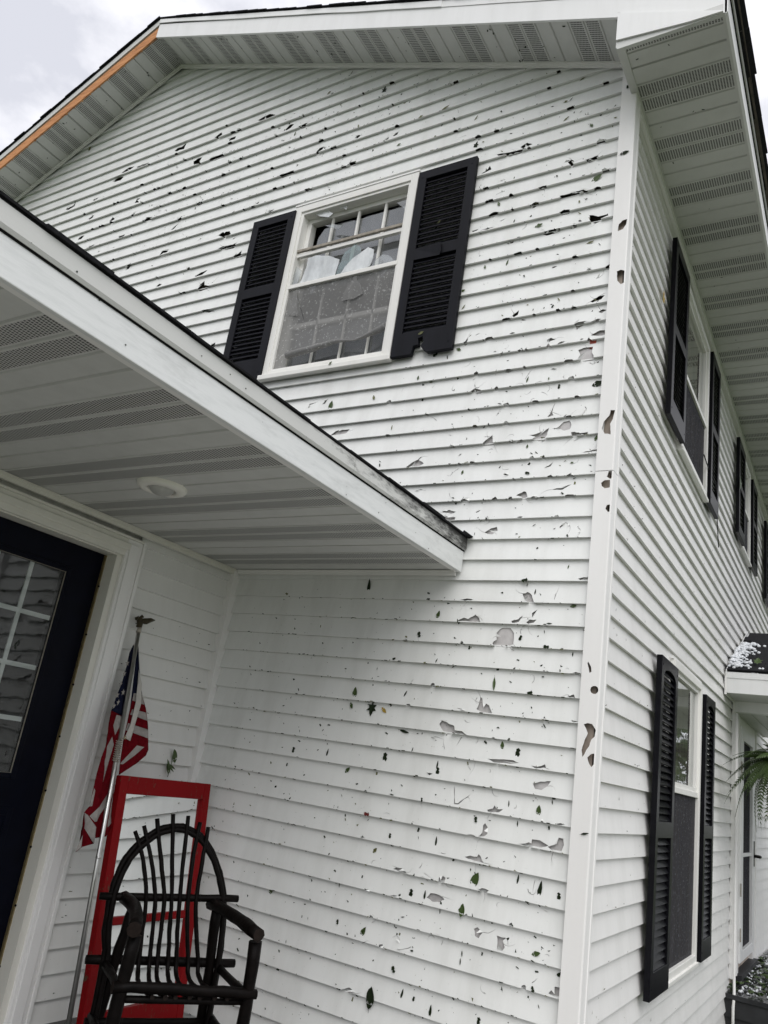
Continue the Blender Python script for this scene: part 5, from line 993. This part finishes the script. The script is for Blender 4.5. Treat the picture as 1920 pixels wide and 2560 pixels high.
# ------------------------------------------------------------------ leaves flung on the walls
def leaf_mesh(kind, mat, seed):
    rnd = random.Random(seed); mb = MB()
    if kind == 'ovate': half = [(0, -0.5), (0.10, -0.42), (0.20, -0.25), (0.235, -0.05), (0.20, 0.15), (0.12, 0.33), (0.05, 0.44), (0, 0.5)]
    elif kind == 'slim': half = [(0, -0.5), (0.06, -0.35), (0.11, -0.1), (0.10, 0.15), (0.05, 0.36), (0, 0.5)]
    elif kind == 'lobed': half = [(0, -0.5), (0.04, -0.45), (0.10, -0.22), (0.30, -0.30), (0.20, -0.08), (0.38, 0.10), (0.15, 0.12), (0.12, 0.3), (0, 0.5)]
    else: half = [(0, -0.45), (0.2, -0.40), (0.3, -0.1), (0.14, 0.05), (0.26, 0.25), (0.05, 0.38), (0, 0.42)]
    L_ = [(-x * rnd.uniform(0.7, 1.15), z) for x, z in half[1:-1]][::-1]
    if kind == 'torn': L_ = [(x * rnd.uniform(0.3, 1.2), z) for x, z in L_]
    P = half + L_
    ang = [((x, z)) for x, z in P]
    vs = [(x, -0.02 - 0.12 * abs(x) - 0.05 * z * z + rnd.uniform(-0.02, 0.0), z) for x, z in ang]
    c = (0, -0.015, 0)
    n = len(vs); mid = [(0, -0.012, z) for z in (-0.3, 0.0, 0.3)]
    mb.add(vs + mid, [])
    for i in range(n):
        j = (i + 1) % n; zc = (vs[i][2] + vs[j][2]) / 2; m = n + (0 if zc < -0.15 else 1 if zc < 0.15 else 2)
        mb.f.append([i, j, m]); mb.mi.append(0); mb.sm.append(False)
    k0 = n; 
    for a, b in ((0, 1), (1, 2)):
        for s in (1, -1):
            cand = min(range(n), key=lambda i: abs(vs[i][2] - (mid[a][2] + mid[b][2]) / 2) + (0 if vs[i][0] * s > 0 else 9))
            mb.f.append([n + a, n + b, cand]); mb.mi.append(0); mb.sm.append(False)
    mb.add([(-0.008, -0.014, -0.5), (0.008, -0.014, -0.5), (0.03, -0.02, -0.66), (0.018, -0.02, -0.67)], [(0, 1, 2, 3)])
    me = mb.mesh('leaf_' + kind, mat); return me
LM = {'g': 'leaf_green', 'd': 'leaf_dark', 'o': 'leaf_olive', 'y': 'leaf_yellow', 'l': 'leaf_dark', 'r': 'leaf_red'}
LEAFME = {}
def get_leaf(kind, mat, i):
    k = (kind, mat, i % 3)
    if k not in LEAFME:
        LEAFME[k] = leaf_mesh(kind, mat, hash(kind + mat) % 1000 + i % 3)
    return LEAFME[k]
ordl = sorted(range(len(LEAVES)), key=lambda i: -LEAVES[i][2])
def yface(z):                     # face of the lapped siding at this height
    k = math.ceil(-z / D_ - 1e-9); return BUTT * ((z + k * D_) / D_)
COLN = {'g': 'green', 'd': 'dark', 'o': 'olive', 'y': 'yellow', 'l': 'dark lobed', 'r': 'dark red'}
PLACED = []
for rank, i in enumerate(ordl):
    x, z, ln, kd, ang = LEAVES[i]
    big = ln > 0.05
    kind = 'lobed' if kd == 'l' else ('ovate' if i % 2 else 'slim') if kd == 'd' and ln > 0.045 else ('ovate' if kd in 'gy' and i % 3 else 'slim' if i % 2 else 'torn' if kd in 'dr' else 'ovate')
    me = get_leaf(kind, LM[kd], i)
    if kd == 'l' and x > -1.0 and z < -2: ang = 180
    o = obj('leaf', me, None, MG @ Matrix.Translation((x, yface(z) - 0.0035, z)) @ Matrix.Rotation(math.radians(ang), 4, 'Y') @ Matrix.Rotation(0.12, 4, 'X') @ Matrix.Diagonal((ln * 1.3, min(ln, 0.05), ln * 1.25, 1)))
    size = 'large ' if ln > 0.075 else '' if ln > 0.04 else 'small '
    PLACED.append((o, x, z, size + COLN[kd]))
def nth(n): return '%d%s' % (n, {1: 'st', 2: 'nd', 3: 'rd'}.get(n if n < 20 else n % 10, 'th'))
byk = {}
for q in PLACED: byk.setdefault(math.ceil(-q[2] / D_), []).append(q)
for k, row in byk.items():
    row.sort(key=lambda q: -q[1])
    ref = '%s course below the porch eave' % nth(k - 27) if k > 27 else '%s course below the broken window' % nth(k - 15) if k > 15 else '%s course above the window sill' % nth(16 - k)
    for j, (o, x, z, look) in enumerate(row):
        tag(o, '%s leaf on %s, %s from the corner post' % (look, ref, nth(j + 1)), 'leaf', 'hail-torn leaves stuck to the gable siding')
# a leafy sprig on the wall by the door, leaves on the post, the roof edge and the shutter
sprig = thing('leaf_sprig', 'green sprig of leaves stuck to the wall above the red sash', 'leaf sprig', (-2.045, -0.19, Z0 - 3.9))
for (y, z, ln, a, tl) in ((-0.176, -3.845, 0.075, -25, 0.1), (-0.200, -3.90, 0.075, 165, 0.3), (-0.187, -3.905, 0.06, 140, 0.5), (-0.205, -3.915, 0.07, 190, 0.6), (-0.175, -3.90, 0.05, 120, 0.3)):
    obj('leaf', get_leaf('ovate' if a == -25 else 'slim', 'leaf_green', 1), sprig, MD @ Matrix.Translation((y, -0.004, z)) @ Matrix.Rotation(math.radians(a), 4, 'Y') @ Matrix.Rotation(tl, 4, 'X') @ Matrix.Diagonal((ln, 0.05, ln, 1)))
MB().tube([(-2.05, -0.19, Z0 - 3.86), (-2.046, -0.19, Z0 - 3.89), (-2.044, -0.20, Z0 - 3.95)], 0.0018, 5).build('stem', 'leaf_green', sprig)
def lone(kd, kind, M, lab, grp=None, ln=0.05):
    o = obj('leaf', get_leaf(kind, LM[kd], 0), None, M @ Matrix.Diagonal((ln, ln, ln, 1))); tag(o, lab, 'leaf', grp); return o
lone('d', 'ovate', MG @ Matrix.Translation((0.038, -0.0175, -0.545)) @ Matrix.Rotation(1.4, 4, 'Y'), 'dark leaf stuck high on the white corner post', ln=0.048)
lone('d', 'slim', MG @ Matrix.Translation((0.058, -0.0175, -3.875)) @ Matrix.Rotation(1.3, 4, 'Y'), 'dark leaf stuck low on the white corner post', ln=0.036)
lone('d', 'torn', MG @ Matrix.Translation((0.030, -0.0165, -0.10)), 'dark leaf scrap at the very top of the corner post', ln=0.03)
lone('g', 'ovate', MG @ Matrix.Translation((-1.62, -0.043, -1.545)) @ Matrix.Rotation(0.9, 4, 'Y'), 'small green leaf on the sill of the broken window', ln=0.03)
lone('o', 'ovate', MG @ Matrix.Translation((-1.03, -0.034, -1.44)) @ Matrix.Rotation(1.2, 4, 'Y'), 'pale leaf on the smashed bottom rail of the right gable shutter', ln=0.035)
lone('o', 'slim', MG @ Matrix.Translation((-1.02, -0.034, -0.70)) @ Matrix.Rotation(0.7, 4, 'Y'), 'pale leaf scrap on the upper louvres of the right gable shutter', ln=0.028)
lone('y', 'lobed', MS @ Matrix.Translation((0.86, -0.004, -0.86)) @ Matrix.Rotation(0.2, 4, 'Y'), 'yellow-green leaf on the side wall beside the upper near shutter', ln=0.10)
lone('g', 'lobed', MS @ Matrix.Translation((3.98, -0.05, -0.83)) @ Matrix.Rotation(0.2, 4, 'Y'), 'green leaf on the far upstairs shutter of the side wall', ln=0.15)

# ------------------------------------------------------------------ shredded leaf bits, too many to count
def specks(name, M, mat, boxes, label, seed):
    rnd = random.Random(seed); mb = MB()
    for (x0, x1, z0, z1, n, smin, smax, slant, yf) in boxes:
        for _ in range(n):
            x, z = rnd.uniform(x0, x1), rnd.uniform(z0, z1)
            if rnd.random() < 0.38:                                     # lodged on the butt edges
                k = round(-z / D_); z = -k * D_ + rnd.uniform(-0.004, 0.003)
                l, w_ = rnd.uniform(0.006, 0.022), rnd.uniform(0.003, 0.006); a = rnd.uniform(-0.15, 0.15); y = -0.0025
                a += PI / 2
            else:
                l = smin + (smax - smin) * rnd.random() ** 2.5; w_ = l * rnd.uniform(0.25, 0.7); a = rnd.uniform(-slant, slant); y = yf(z) - 0.0018
            ca, sa = math.cos(a), math.sin(a)
            q = [(-w_ / 2, -l * 0.4), (w_ * rnd.uniform(0.2, 0.6), -l * rnd.uniform(0.2, 0.5)), (w_ * 0.4, l * rnd.uniform(0.1, 0.5)), (-w_ * rnd.uniform(0.1, 0.5), l * 0.5)]
            P = [(x + u * ca + v * sa, y - (0.002 if i == 3 else 0), z - u * sa + v * ca) for i, (u, v) in enumerate(q)]
            if rnd.random() < 0.5: mb.add(P, [(0, 1, 2, 3)], rnd.choice((0, 0, 0, 1)))
            else: mb.add(P[:3], [(0, 1, 2)], rnd.choice((0, 0, 0, 1)))
    o = mb.build(name, mat, None, M); tag(o, label, 'leaf debris', kind='stuff'); return o
specks('leaf_debris', MG, ['leaf_dark', 'leaf_olive'], [(-1.9, -0.02, -5.0, -2.9, 1050, 0.003, 0.019, 1.6, yface), (-1.2, -0.02, -2.7, 0.0, 560, 0.003, 0.019, 1.6, yface), (-3.8, -1.1, -0.2, 0.6, 360, 0.004, 0.020, 1.6, yface), (-2.6, -0.4, 0.2, 0.9, 240, 0.004, 0.020, 1.6, yface), (-5.0, -2.6, -0.9, 0.6, 200, 0.003, 0.014, 1.6, yface)], 'tiny shredded leaf bits spattered over the gable siding', 3)
def yside(z):
    k = math.ceil(-z / D_ - 0.1 - 1e-9); return BUTT * ((z + (k + 0.1) * D_) / D_)
specks('leaf_debris', MS, ['leaf_dark', 'leaf_olive'], [(0.1, 1.0, -5.0, -0.3, 170, 0.004, 0.022, 0.35, yside), (2.9, 4.0, -5.0, -0.3, 120, 0.004, 0.03, 0.35, yside), (1.0, 3.0, -2.8, -1.7, 90, 0.004, 0.025, 0.35, yside), (1.0, 3.0, -5.2, -4.65, 30, 0.004, 0.03, 0.35, yside), (4.1, 5.6, -4.8, -3.2, 40, 0.006, 0.02, 0.5, lambda z: -0.03)], 'tiny leaf bits streaked over the side wall siding', 5)
specks('leaf_debris', MD, ['leaf_dark', 'leaf_olive'], [(-0.68, -0.04, -4.95, -3.2, 110, 0.003, 0.012, 1.2, lambda z: -0.001)], 'tiny leaf bits on the siding beside the front door', 9)
rnd = random.Random(4); mb = MB()
for _ in range(70):
    x = rnd.uniform(-6.0, 0.0); y = rnd.uniform(-0.29, -0.02); a = rnd.uniform(0, 6.3); l = rnd.uniform(0.006, 0.022); w_ = l * 0.45
    P = [(x + u * math.cos(a) - v * math.sin(a), y + u * math.sin(a) + v * math.cos(a)) for u, v in ((-l / 2, -w_ / 2), (l / 2, -w_ / 3), (l / 3, w_ / 2), (-l / 3, w_ / 2))]
    mb.add([(px, py, rake(px) - 0.002) for px, py in P], [(3, 2, 1, 0)])
for _ in range(26):
    x = rnd.uniform(0.12, 0.53); y = rnd.uniform(-0.28, 3.0); a = rnd.uniform(0, 6.3); l = rnd.uniform(0.006, 0.018); w_ = l * 0.4
    mb.add([(x + u * math.cos(a) - v * math.sin(a) - .0135 * y, y + u * math.sin(a) + v * math.cos(a), -0.154) for u, v in ((-l / 2, -w_ / 2), (l / 2, -w_ / 3), (l / 3, w_ / 2), (-l / 3, w_ / 2))], [(3, 2, 1, 0)])
for _ in range(24):
    y = rnd.uniform(-2.5, -0.05); z = rnd.uniform(-2.80, -2.65); l = rnd.uniform(0.002, 0.006)
    mb.add([(-0.6205 if z < -2.70 else -0.610, y + u * l, z + v * l) for u, v in ((-.5, -.3), (.4, -.5), (.5, .4), (-.2, .5))], [(0, 1, 2, 3)])
tag(mb.build('leaf_debris', 'leaf_dark', None, MG), 'leaf bits stuck under the soffits and on the porch fascia', 'leaf debris', kind='stuff')

# ------------------------------------------------------------------ hail
def hail(name, spots, label, seed):
    rnd = random.Random(seed); mb = MB(); bm = bmesh.new(); bmesh.ops.create_icosphere(bm, subdivisions=1, radius=1.0)
    bv = [v.co.copy() for v in bm.verts]; bf = [[v.index for v in f.verts] for f in bm.faces]; bm.free()
    for (p, r) in spots(rnd):
        sx_, sy_, sz_ = rnd.uniform(.8, 1.2), rnd.uniform(.8, 1.2), rnd.uniform(.65, 1.0)
        mb.add([(p[0] + v.x * r * sx_, p[1] + v.y * r * sy_, p[2] + v.z * r * sz_) for v in bv], bf, 0, True)
    o = mb.build(name, 'hail_ice', None, MG); tag(o, label, 'hailstones', kind='stuff'); return o
def roof_spots(rnd):
    for _ in range(250):
        t = rnd.random(); row = round(t * 6.5) / 6.5; t = row + rnd.gauss(0, 0.03); y = YC + 0.06 + t * 0.78; w = 0.14 * (1 - 0.25 * t) * (0.55 + 0.5 * abs(math.sin(row * 17 + 1)))
        x = 0.025 + abs(rnd.gauss(0, 1)) * w * 0.7
        if x > 0.42: continue
        h = max(0.0, 0.035 * (1 - x / 0.26)) * rnd.random()
        yield (x, y, roofz(y) + 0.014 + h), rnd.uniform(0.008, 0.021)
hail('hail_pile', roof_spots, 'white hailstones piled against the wall on the side canopy roof', 1)
def deck_spots(rnd):
    for _ in range(150):
        x = 0.04 + abs(rnd.gauss(0, 0.15)); y = 3.98 + rnd.random() * 2.2
        if rnd.random() < 0.3 and x > 0.2: continue
        yield (x, y, -4.958 + max(0, 0.03 * (1 - x / 0.15)) * rnd.random()), rnd.uniform(0.006, 0.014)
hail('hail_pile', deck_spots, 'white hailstones scattered over the wet grey side deck', 2)
mb = MB(); rnd = random.Random(8)
for _ in range(900):
    x, y = rnd.uniform(0.0, 1.2), rnd.uniform(4.0, 6.4); a = rnd.uniform(0, 6.3); l = rnd.uniform(0.03, 0.09); w_ = l * 0.5
    P = [(x + u * math.cos(a) - v * math.sin(a), y + u * math.sin(a) + v * math.cos(a), -4.960 + rnd.uniform(0, 0.03)) for u, v in ((-l / 2, 0), (0, -w_ / 2), (l / 2, 0), (0, w_ / 2))]
    mb.add(P, [(0, 1, 2, 3)], rnd.choice((0, 0, 1)))
tag(mb.build('fallen_leaves', ['leaf_green', 'leaf_dark'], None, MG), 'shredded leaves strewn over the wet side deck', 'fallen leaves', kind='stuff')
lone('g', 'lobed', Matrix.Translation((0.24, YC + 0.13, roofz(YC + 0.13) + 0.05 + Z0)) @ Matrix.Rotation(-0.9, 4, 'X'), 'green leaf lying on the hail pile on the canopy roof', ln=0.11)

# ------------------------------------------------------------------ hanging fern
fc = Vector((0.50, 3.45, Z0 - 3.33))
fern = thing('hanging_fern', 'bushy green fern in a hanging basket under the side canopy', 'fern', tuple(fc))
mb = MB(); vs = []; n = 16
for r, h in ((0.05, -0.12), (0.10, -0.09), (0.13, -0.02), (0.135, 0.03), (0.125, 0.03)):
    vs += [(fc.x + r * math.cos(2 * PI * k / n), fc.y + r * math.sin(2 * PI * k / n), fc.z + h) for k in range(n)]
mb.add(vs, [(i * n + k, i * n + (k + 1) % n, (i + 1) * n + (k + 1) % n, (i + 1) * n + k) for i in range(4) for k in range(n)] + [tuple(range(n))]).build('basket', 'basket_brown', fern)
for k in range(3):
    a = k * 2.1; MB().tube([(fc.x + 0.13 * math.cos(a), fc.y + 0.13 * math.sin(a), fc.z + 0.03), (fc.x, fc.y + 0.12, Z0 - 2.79)], 0.0015, 5).build('hanger_wire', 'knob_black', fern)
def frond_mesh(length, droop, seed):
    rnd = random.Random(seed); mb = MB(); N_ = 30; spine = []
    for i in range(N_ + 1):
        t = i / N_; spine.append(Vector((length * (t - 0.16 * droop * t * t), 0, length * (0.42 * t - droop * t * t))))
    mb.tube(spine, [0.0025 * (1 - 0.7 * i / N_) for i in range(N_ + 1)], 4)
    for i in range(2, N_):
        t = i / N_; w = 0.062 * math.sin(PI * min(1, 0.16 + 0.88 * t)) ** 0.7 * (length / 0.45)
        d = (spine[i + 1] - spine[i - 1]).normalized() if i < N_ else Vector((1, 0, 0))
        for s in (1, -1):
            p = spine[i]; tip = p + Vector((d.x * 0.018, s * w * rnd.uniform(0.85, 1.1), d.z * 0.018 - w * 0.25)); m = p.lerp(tip, 0.45)
            hw = d * 0.0062
            mb.add([p - hw * 0.6, m - hw * 1.1 + Vector((0, 0, 0.003)), tip, m + hw * 1.1 + Vector((0, 0, 0.003)), p + hw * 0.6], [(0, 1, 2, 3, 4)])
    return mb.mesh('frond', 'fern_green')
FR = [frond_mesh(0.36, 0.75, 1), frond_mesh(0.42, 1.0, 2), frond_mesh(0.30, 0.5, 3), frond_mesh(0.45, 1.25, 4)]
rnd = random.Random(12); f0 = None
for i in range(64):
    a = rnd.uniform(0, 2 * PI); el = rnd.uniform(-0.5, 0.55)
    M = Matrix.Translation(fc + Vector((0.06 * math.cos(a), 0.06 * math.sin(a), 0.02))) @ Matrix.Rotation(a, 4, 'Z') @ Matrix.Rotation(-el, 4, 'Y') @ Matrix.Rotation(rnd.uniform(-0.5, 0.5), 4, 'X')
    me = rnd.choice(FR)
    obj('frond', me, fern, M)

# ------------------------------------------------------------------ yard trees mirrored in the glass; unseen front ones added to dim low sky
def tree_meshes(seed, h, cr_):
    rnd = random.Random(seed); tr = MB(); lf = MB()
    tr.tube([(0, 0, 0), (0.05, 0, h * 0.25), (-0.05, 0.06, h * 0.5), (0.03, 0, h * 0.85)], [0.28, 0.22, 0.15, 0.04], 9, 0, 0.1)
    cl = []
    for i in range(16):
        a = rnd.uniform(0, 6.28); z = rnd.uniform(0.35, 0.95) * h; r = cr_ * rnd.uniform(0.35, 0.95) * (1.1 - 0.5 * abs(z / h - 0.6))
        e = Vector((r * math.cos(a), r * math.sin(a), z)); tr.tube([(0, 0, z - 0.9 - r * 0.3), e * 0.55 + Vector((0, 0, z * 0.42)), e], [0.08, 0.05, 0.02], 5)
        cl.append((e, rnd.uniform(0.9, 1.6)))
        cl.append((e * 0.6 + Vector((0, 0, z * 0.4 + rnd.uniform(-.4, .8))), rnd.uniform(0.8, 1.4)))
    for c, r in cl:
        for _ in range(240):
            d = Vector((rnd.gauss(0, 1), rnd.gauss(0, 1), rnd.gauss(0, 1))).normalized() * r * rnd.random() ** 0.4
            p = c + Vector((d.x, d.y, d.z * 0.75)); s = rnd.uniform(0.10, 0.19)
            u = Vector((rnd.gauss(0, 1), rnd.gauss(0, 1), rnd.gauss(0, 1))).normalized(); v = u.cross(Vector((rnd.gauss(0, 1), rnd.gauss(0, 1), 0.3))).normalized()
            lf.add([p - u * s, p - v * s * 0.5, p + u * s, p + v * s * 0.5], [(0, 1, 2, 3)])
    return tr.mesh('trunk', 'tree_bark'), lf.mesh('crown', 'tree_leaf')
TM = [tree_meshes(1, 9.0, 3.4), tree_meshes(2, 7.5, 3.0)]
TREES = ((3.4, 18, 0, 1.0, 'tree far along the side wall, mirrored in the lower side window'), (6.0, 24, 1, 1.2, 'tree behind the first tree beyond the side porch'),
         (-13, -16, 1, 1.2, 'unseen left tree added behind the viewer to block low sky light'), (-3.5, -22, 0, 1.1, 'unseen tree added in line with the porch to block low sky light'), (20, -6, 1, 1.1, 'lone tree out to the right of the side wall'))
for i, (x, y, k, s, lab) in enumerate(TREES):
    t = thing('yard_tree', lab, 'tree', (x, y, -0.36), 'trees around the yard')
    M = Matrix.Translation((x, y, -0.36)) @ Matrix.Rotation(i * 1.3, 4, 'Z') @ Matrix.Scale(s, 4)
    obj('trunk', TM[k][0], t, M); obj('crown', TM[k][1], t, M)
